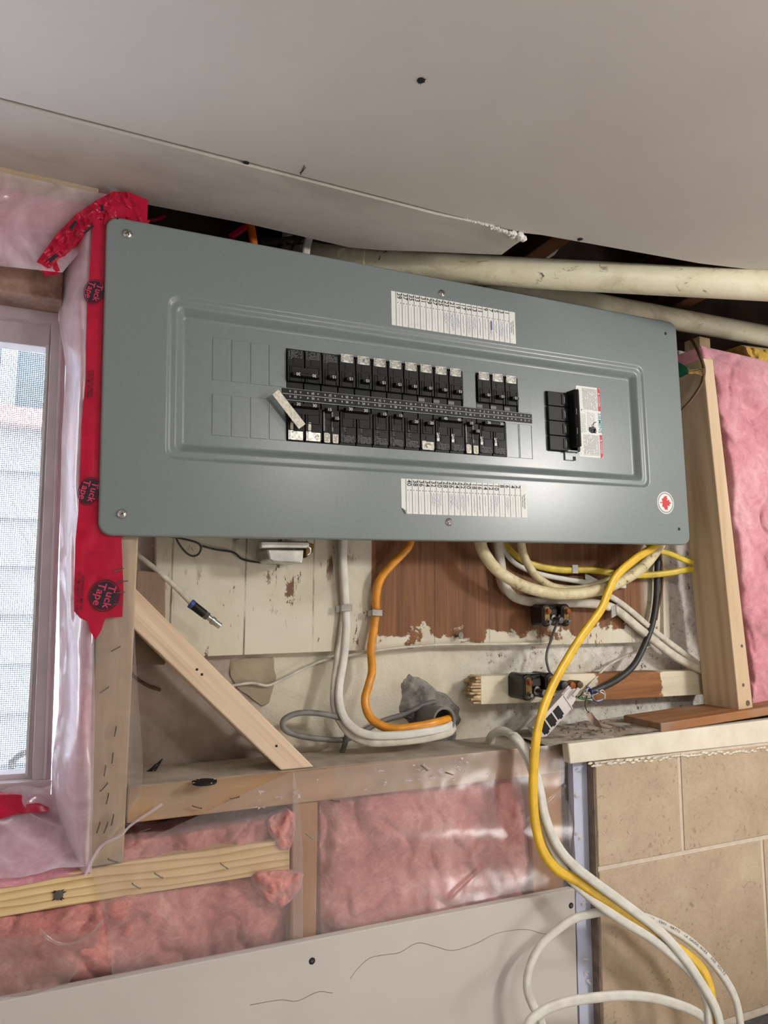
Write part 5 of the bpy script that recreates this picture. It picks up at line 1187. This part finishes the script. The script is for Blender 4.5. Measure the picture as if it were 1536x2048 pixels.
# black and dark cables, coax, thin wires
cable('black_cable', [(1317, 1100, .088), (1316, 1111, .088), (1314, 1155, .088), (1312, 1202, .088), (1304, 1250, .086), (1287, 1294, .082), (1267, 1331, .078), (1236, 1358, .074), (1199, 1377, .070), (1180, 1384, .072)], 0.0056, M['blackcable'], 'black cable curving down to the old telephone terminal')
cable('black_cable', [(1321, 1100, .094), (1322, 1121, .094), (1324, 1160, .094), (1322, 1190, .094), (1316, 1215, .095), (1312, 1240, .096)], 0.0026, M['brownwire'], 'thin dark cable right of the black cable')
gw = cable('ground_wire', [(1120, 1228, .060), (1116, 1240, .050), (1108, 1262, .060), (1102, 1280, .076), (1095, 1300, .084), (1093, 1318, .082), (1097, 1338, .076), (1106, 1356, .066), (1113, 1366, .062)], 0.0022, M['greycable'], 'thin grey wire joining the two black terminal blocks', cat='wire')
cable('telephone_wire', [(462, 1373, .112), (467, 1371, .111), (504, 1366, .108), (535, 1371, .108), (565, 1358, .108), (606, 1338, .108), (646, 1321, .106), (697, 1311, .102), (760, 1300, .094), (802, 1295, .094), (890, 1289, .094), (1005, 1288, .095), (1099, 1284, .095), (1105, 1268, .095)], 0.0020, M['whitecable_old'], 'thin cream wire along the bottom edge of the backboard', cat='wire')
cable('telephone_wire', [(1165, 1395, .072), (1172, 1380, .076), (1195, 1352, .086), (1215, 1332, .094), (1240, 1318, .098), (1270, 1304, .098), (1300, 1292, .098)], 0.0020, M['whitecable_old'], 'thin cream twisted wire rising from the old telephone terminal', cat='wire')
cable('dark_wire', [(262, 1346, .10), (275, 1358, .112), (295, 1371, .112), (321, 1380, .114)], 0.0022, M['brownwire'], 'dark wire on the concrete behind the lower left of the brace', cat='wire')
cx = thing('coaxial_cable', 'cream coaxial cable with blue ringed connector hanging left under the panel', 'cable', P(440, 1252, .055))
obj('cable_jacket', MB().sweep([P(*p) for p in ((262, 1088, .085), (275, 1109, .078), (314, 1141, .066), (349, 1172, .060), (382, 1206, .056), (388, 1212, .056))], 0.0036, n=12), M['whitecable_old'], cx, smooth=70)
a, b = P(380, 1206, .056), P(441, 1253, .054); d = (b - a).normalized(); L_ = (b - a).length
obj('blue_ring', MB().lathe(a, d, [(0, 0.0048), (0.0006, 0.0062), (0.005, 0.0062), (0.0056, 0.0052)], 18), M['blue'], cx, smooth=40)
obj('connector_body', MB().lathe(a + d * 0.0050, d, [(0, 0.0058), (L_ * 0.36, 0.0056), (L_ * 0.40, 0.0046)], 18), M['black'], cx, smooth=40)
obj('hex_collar', MB().lathe(a + d * L_ * 0.44, d, [(0, 0.0056), (L_ * 0.14, 0.0056), (L_ * 0.15, 0.0044)], 6), M['steel'], cx)
obj('plug', MB().lathe(a + d * L_ * 0.59, d, [(0, 0.0040), (L_ * 0.10, 0.0040), (L_ * 0.11, 0.0054), (L_ * 0.20, 0.0054), (L_ * 0.21, 0.0043), (L_ * 0.40, 0.0043)], 18), M['zinc'], cx, smooth=40)
cable('black_wire', [(320, 1066, .07), (330, 1072, .07), (358, 1076, .07), (393, 1085, .072), (402, 1095, .074), (397, 1108, .076), (385, 1112, .076), (371, 1104, .074), (357, 1086, .072), (350, 1070, .07)], 0.0014, M['blackcable'], 'thin black wire in a small loop under the panel, left', cat='wire')
cable('black_wire', [(404, 1092, .088), (431, 1099, .092), (467, 1105, .094), (486, 1119, .094), (527, 1126, .094), (568, 1128, .092), (580, 1126, .088)], 0.0014, M['blackcable'], 'thin black wire running to the metal box under the panel', cat='wire')
cable('red_wire', [(286, 440, .16), (310, 440, .16), (330, 432, .16)], 0.003, M['tape'], 'red wire in the dark gap right of the crumpled tape', cat='wire')
cable('orange_gap_cable', [(508, 492, .085), (505, 470, .085), (500, 445, .088), (498, 425, .09)], 0.0062, M['orange_deep'], 'deep orange cable coming down through the gap onto the panel', 0.005)
cable('red_gap_cable', [(462, 474, .11), (480, 462, .11), (498, 450, .115)], 0.0052, M['tape'], 'dark red cable beside the orange one in the gap')
cable('white_gap_cable', [(611, 512, .075), (614, 492, .075), (619, 470, .078), (621, 450, .08)], 0.0062, M['whitecable'], 'white cable coming down through the gap onto the panel', 0.0042, 0.4)
cable('white_gap_cable', [(1060, 528, .24), (1082, 518, .24), (1104, 506, .24), (1112, 496, .24)], 0.0062, M['whitecable_old'], 'white cable crossing the gap above the drain pipe', 0.0045, 0.2)

# metal cable straps
def strap(pts, w, yf, label):
    q = [P(*p) for p in pts]; mb = MB()
    for a, b in zip(q, q[1:]):
        up = Vector((0, 0, w)); n_ = (b - a).cross(up).normalized() * 0.0006
        mb.prism([a - n_, b - n_, b - n_ + up, a - n_ + up], [a + n_, b + n_, b + n_ + up, a + n_ + up])
    tag(obj('cable_strap', mb, M['zinc'], bevel=0.0003), label, 'cable strap')
strap([(672, 1226, .098), (679, 1224, .094), (683, 1223, .084), (702, 1221, .082), (704, 1222, .096)], 0.0095, 0, 'metal strap holding the two white cables on the backboard')
strap([(736, 1233, .098), (743, 1232, .092), (745, 1231, .082), (764, 1232, .080), (766, 1233, .096)], 0.0090, 0, 'metal strap holding the orange cable on the backboard')
strap([(1143, 1148, .096), (1145, 1147, .082), (1156, 1147, .079), (1157, 1148, .096)], 0.0150, 0, 'metal strap over the dull yellow cable')
strap([(1170, 1158, .096), (1196, 1172, .086), (1198, 1172, .082), (1210, 1174, .080), (1212, 1175, .096)], 0.0110, 0, 'metal strap at the thin white cable behind the loop')
strap([(1208, 1240, .098), (1223, 1236, .080), (1231, 1232, .078), (1239, 1226, .092)], 0.0185, 0, 'metal strap over the white cable below the loop')

# ------------------------------------------------------------------ conduit stub
t = thing('conduit', 'grey plastic conduit stub coming out of the broken concrete', 'conduit', P(852, 1432, .11))
a, b = P(838, 1428, .130), P(889, 1441, .050); d = (b - a).normalized(); L_ = (b - a).length
obj('pipe', MB().lathe(a, d, [(0, 0.0165), (L_ - 0.030, 0.0165), (L_ - 0.029, 0.0195), (L_, 0.0195), (L_ + 0.0005, 0.0185), (L_ - 0.0005, 0.0160), (L_ - 0.028, 0.0155), (L_ - 0.0285, 0.0)], 30), M['conduit'], t, smooth=40)

# ------------------------------------------------------------------ zinc box under the panel
bx = thing('metal_box', 'shiny zinc plated metal box with a flange under the panel', 'electrical box', P(570, 1126, .07))
a = [P(x, y, 0.036) for x, y in ((534, 1098), (608, 1099), (606, 1124), (601, 1127), (546, 1124), (539, 1120))]
obj('body', MB().prism(a, [v + Vector((0, 0.062, 0)) for v in a]), M['zinc'], bx, bevel=0.003)
a = [P(x, y, 0.026) for x, y in ((522, 1082), (619, 1083), (619, 1096), (522, 1096))]
obj('flange', MB().prism(a, [v + Vector((0, 0.012, 0)) for v in a]), M['zinc'], bx, bevel=0.0015)
obj('lug', MB().sweep([P(x, y, 0.026) for x, y in ((616, 1094), (620, 1097), (620, 1105), (615, 1110))], 0.0016, n=8), M['zinc'], bx, smooth=60)
obj('bracket', MB().prism([P(x, y, 0.050) for x, y in ((612, 1084), (628, 1088), (627, 1104), (612, 1116))], [P(x, y, 0.050) + Vector((0, 0.05, 0)) for x, y in ((612, 1084), (628, 1088), (627, 1104), (612, 1116))]), M['brass'], bx, bevel=0.001)

# ------------------------------------------------------------------ black terminal blocks
def terminal(px, py, sc, yf, label, hide_bolt=False):
    c = P(px, py, yf); t = thing('terminal_block', label, 'terminal block', c)
    def at(u, v, y=0.0): return Vector((c.x + u * sc, c.y + y, c.z + v * sc))
    def lobe(u0, u1, v0, v1, y0, y1, r):
        k = 6; f = []
        for cx_, cz_, a0 in ((u1 - r, v1 - r, 0), (u0 + r, v1 - r, 90), (u0 + r, v0 + r, 180), (u1 - r, v0 + r, 270)):
            for i in range(k):
                an = math.radians(a0 + 90 * i / (k - 1)); f.append((cx_ + r * math.cos(an), cz_ + r * math.sin(an)))
        return [at(u, v, y0) for u, v in f], [at(u, v, y1) for u, v in f]
    bk = YB - 0.001 - c.y if yf > 0.05 else BYF - c.y
    mb = MB().prism(*lobe(-0.024, 0.024, -0.017, 0.018, 0.014, bk, 0.008))
    obj('base', mb, M['porcelain'], t, bevel=0.003, smooth=40)
    for s in (-1, 1):
        l = obj('lobe', MB().prism(*lobe(s * 0.0215 - 0.0095, s * 0.0215 + 0.0095, -0.021, 0.020, 0.0, bk, 0.008)), M['porcelain'], t, bevel=0.0025, smooth=40)
        obj('contact_plate', MB().prism(*lobe(s * 0.0215 - 0.0055, s * 0.0215 + 0.0060, -0.016, 0.015, -0.0012, 0.001, 0.0050)), M['brass'], l, bevel=0.0004)
        obj('bolt', MB().lathe(at(s * 0.0215, 0.007, 0), (0, -1, 0), [(0, 0.0050), (0.003, 0.0050), (0.0032, 0.0042), (0.0075, 0.0040), (0.0082, 0.0030)], 6 if s < 0 else 12), M['rust'], l, smooth=40)
        obj('terminal_screw', MB().lathe(at(s * 0.0215 + 0.001, -0.0115, 0), (0, -1, -0.1), [(0, 0.0042), (0.003, 0.0042), (0.0031, 0.0030), (0.008, 0.0030), (0.0082, 0.0022)], 12), M['steel'], l, smooth=40)
    g_ = obj('ground_post', MB().lathe(at(0.001, -0.007, 0.012), (0.1, -1, -0.1), [(0, 0.0070), (0.004, 0.0070), (0.005, 0.0040), (0.016, 0.0038), (0.017, 0.0052), (0.021, 0.0050)], 12), M['steel'], t, smooth=40)
    obj('bridge', MB().prism(*lobe(-0.011, 0.011, -0.002, 0.012, 0.008, 0.016, 0.004)), M['porcelain'], t, bevel=0.002, smooth=40)
terminal(1113, 1230, 0.90, 0.050, 'black twin terminal block with rusty bolts on the bare brown backboard')
terminal(1079, 1373, 1.0, 0.042, 'black twin terminal block with rusty bolts on the painted batten')
# old telephone terminal with loose wires
t = thing('telephone_terminal', 'old small round telephone terminal with loose coloured wires on the batten', 'terminal', P(1150, 1380, .07))
for px, py, r_, y, m_ in ((1135, 1374, 0.0085, .055, 'blackcable'), (1150, 1373, 0.0065, .050, 'rust'), (1165, 1372, 0.0068, .052, 'brownwire')):
    q = P(px, py, y); obj('post', MB().lathe(Vector((q.x, BYF, q.z)), (q - Vector((q.x + 0.004, BYF, q.z - 0.002))), [(0, r_), (BYF - y - 0.004, r_), (BYF - y - 0.003, r_ * 0.86), (BYF - y, r_ * 0.8), (BYF - y + 0.001, r_ * 0.4)], 16), M[m_], t, smooth=40)
obj('washer', MB().lathe(P(1134, 1385, .070), (0, -1, 0), [(0, 0.007), (0.003, 0.007), (0.0032, 0.003), (0.006, 0.003)], 14), M['zinc'], t, smooth=40)
for m_, pts in (('whitecable', [(1172, 1380), (1180, 1376), (1195, 1382), (1208, 1388), (1206, 1398), (1192, 1402), (1182, 1394), (1178, 1384)]), ('blue', [(1170, 1384), (1176, 1374), (1184, 1384), (1183, 1396), (1196, 1404), (1205, 1400)]),
                ('whitecable', [(1168, 1388), (1178, 1390), (1192, 1388), (1204, 1380), (1210, 1386), (1210, 1398)]), ('green', [(1152, 1394), (1165, 1396), (1178, 1397), (1186, 1395)]), ('green', [(1150, 1390), (1160, 1398), (1174, 1400), (1182, 1402)]),
                ('blackcable', [(1140, 1388), (1150, 1394), (1160, 1392), (1166, 1384)]), ('brownwire', [(1174, 1392), (1170, 1405), (1172, 1418), (1178, 1426)]), ('blue', [(1172, 1372), (1178, 1380), (1190, 1384), (1200, 1384)])):
    obj('loose_wire', MB().sweep([P(a, b, 0.066 + 0.006 * math.sin(k * 1.7)) for k, (a, b) in enumerate(pts)], 0.0009, n=6), M[m_], t, smooth=60)
# white jack block
t = thing('jack_block', 'white telephone jack block with three black ports leaning on the ledge', 'jack block', P(1085, 1470, .05))
c = P(1112, 1428, .048); U = (P(1150, 1386, .048) - P(1075, 1468, .048)); hl = U.length / 2; U.normalize(); V = Vector((-U.z, 0, U.x)); N_ = Vector((0, -1, 0))
def JB(u0, u1, v0, v1, n0, n1):
    return [[c + U * u + V * v + N_ * n_ for u, v in ((u0, v0), (u1, v0), (u1, v1), (u0, v1))] for n_ in (n1, n0)]
obj('housing', MB().prism(*JB(-hl, hl * 0.62, -0.0150, 0.0150, -0.016, 0.0)), M['jack'], t, bevel=0.0012)
q = [c + U * u + V * v for u, v in ((hl * 0.62, -0.0150), (hl * 0.98, -0.0120), (hl * 1.10, 0.004), (hl * 1.06, 0.0150), (hl * 0.62, 0.0150))]
obj('mounting_ear', MB().prism([v + N_ * -0.004 for v in q], [v + N_ * -0.014 for v in q]), M['jack'], t, bevel=0.001)
obj('side_rib', MB().prism(*JB(-hl, hl, 0.0128, 0.0150, 0.0, 0.0015)).prism(*JB(hl * 0.60, hl * 0.64, -0.0150, 0.0150, 0.0, 0.0015)), M['jack'], t, bevel=0.0004)
for k in range(3):
    u = hl * 0.10 - k * 0.0176
    f_ = obj('port', MB().prism(*JB(u - 0.0072, u + 0.0072, -0.0100, 0.0078, -0.004, 0.0008)), M['dark'], t, bevel=0.0004)
    obj('port_notch', MB().prism(*JB(u - 0.003, u + 0.003, -0.0122, -0.0100, -0.004, 0.0007)), M['dark'], f_)
q0, q1 = P(1146, 1392, .044), P(1157, 1377, .044)
obj('pull_tab', MB().cyl(q0, q1, 0.0030, 0.0030, 6), M['jack'], t)
M['curl'] = plain('dirty_curled_paper', (168, 148, 132), 0.85, 0, 0.2, 60, 0.1)
# curled paper on the ledge
g_ = []; L1 = [(1172, 1424), (1178, 1442), (1195, 1456), (1222, 1462), (1246, 1466), (1270, 1464)]; R1 = [(1182, 1424), (1193, 1438), (1206, 1448), (1226, 1452), (1250, 1456), (1271, 1454)]
cp = sheet(L1, R1, 6, 40, lambda u, v, p: 0.075 - 0.03 * v + 0.006 * math.sin(v * 7 + u * 2), None)
tag(obj('paper_curl', cp, M['curl'], smooth=70), 'curled dirty paper strip lying on the dusty ledge', 'paper')

# green taped tag and brown wire at the top right
t = thing('tagged_wire', 'brown wire with a green taped wire bundle at the top of the right stud', 'wire', P(1365, 820, .03))
obj('wire', MB().sweep([P(*p) for p in ((1382, 678, .03), (1390, 690, .01), (1400, 712, -.006), (1408, 738, -.010), (1404, 765, -.010), (1395, 782, -.008), (1381, 802, -.005), (1366, 818, .004), (1352, 836, .016))], 0.0030, n=10), M['brownwire'], t, smooth=70)
q = [P(a, b, y) for a, b, y in ((1352, 722, .020), (1364, 727, .008), (1376, 736, -.003), (1388, 742, -.009), (1376, 748, -.003), (1364, 754, .008), (1352, 757, .020))]
obj('green_tape', MB().prism(q, [v + Vector((0, 0.008, 0)) for v in q]), M['green'], t, bevel=0.003)
for k in range(5):
    y0 = 739 + 2.4 * k; obj('strand', MB().sweep([P(1376, y0 + (2 - k), -.009), P(1392, y0 + 1.5 * math.sin(k), -.011), P(1405, 738 + 3.2 * k, -.012)], 0.0010, n=6), M['brass'], t, smooth=60)
obj('wrap', MB().lathe(P(1405, 738, -.011), (0.1, 0, -1), [(0, 0.0034), (0.010, 0.0036)], 10), M['brownwire'], t, smooth=60)
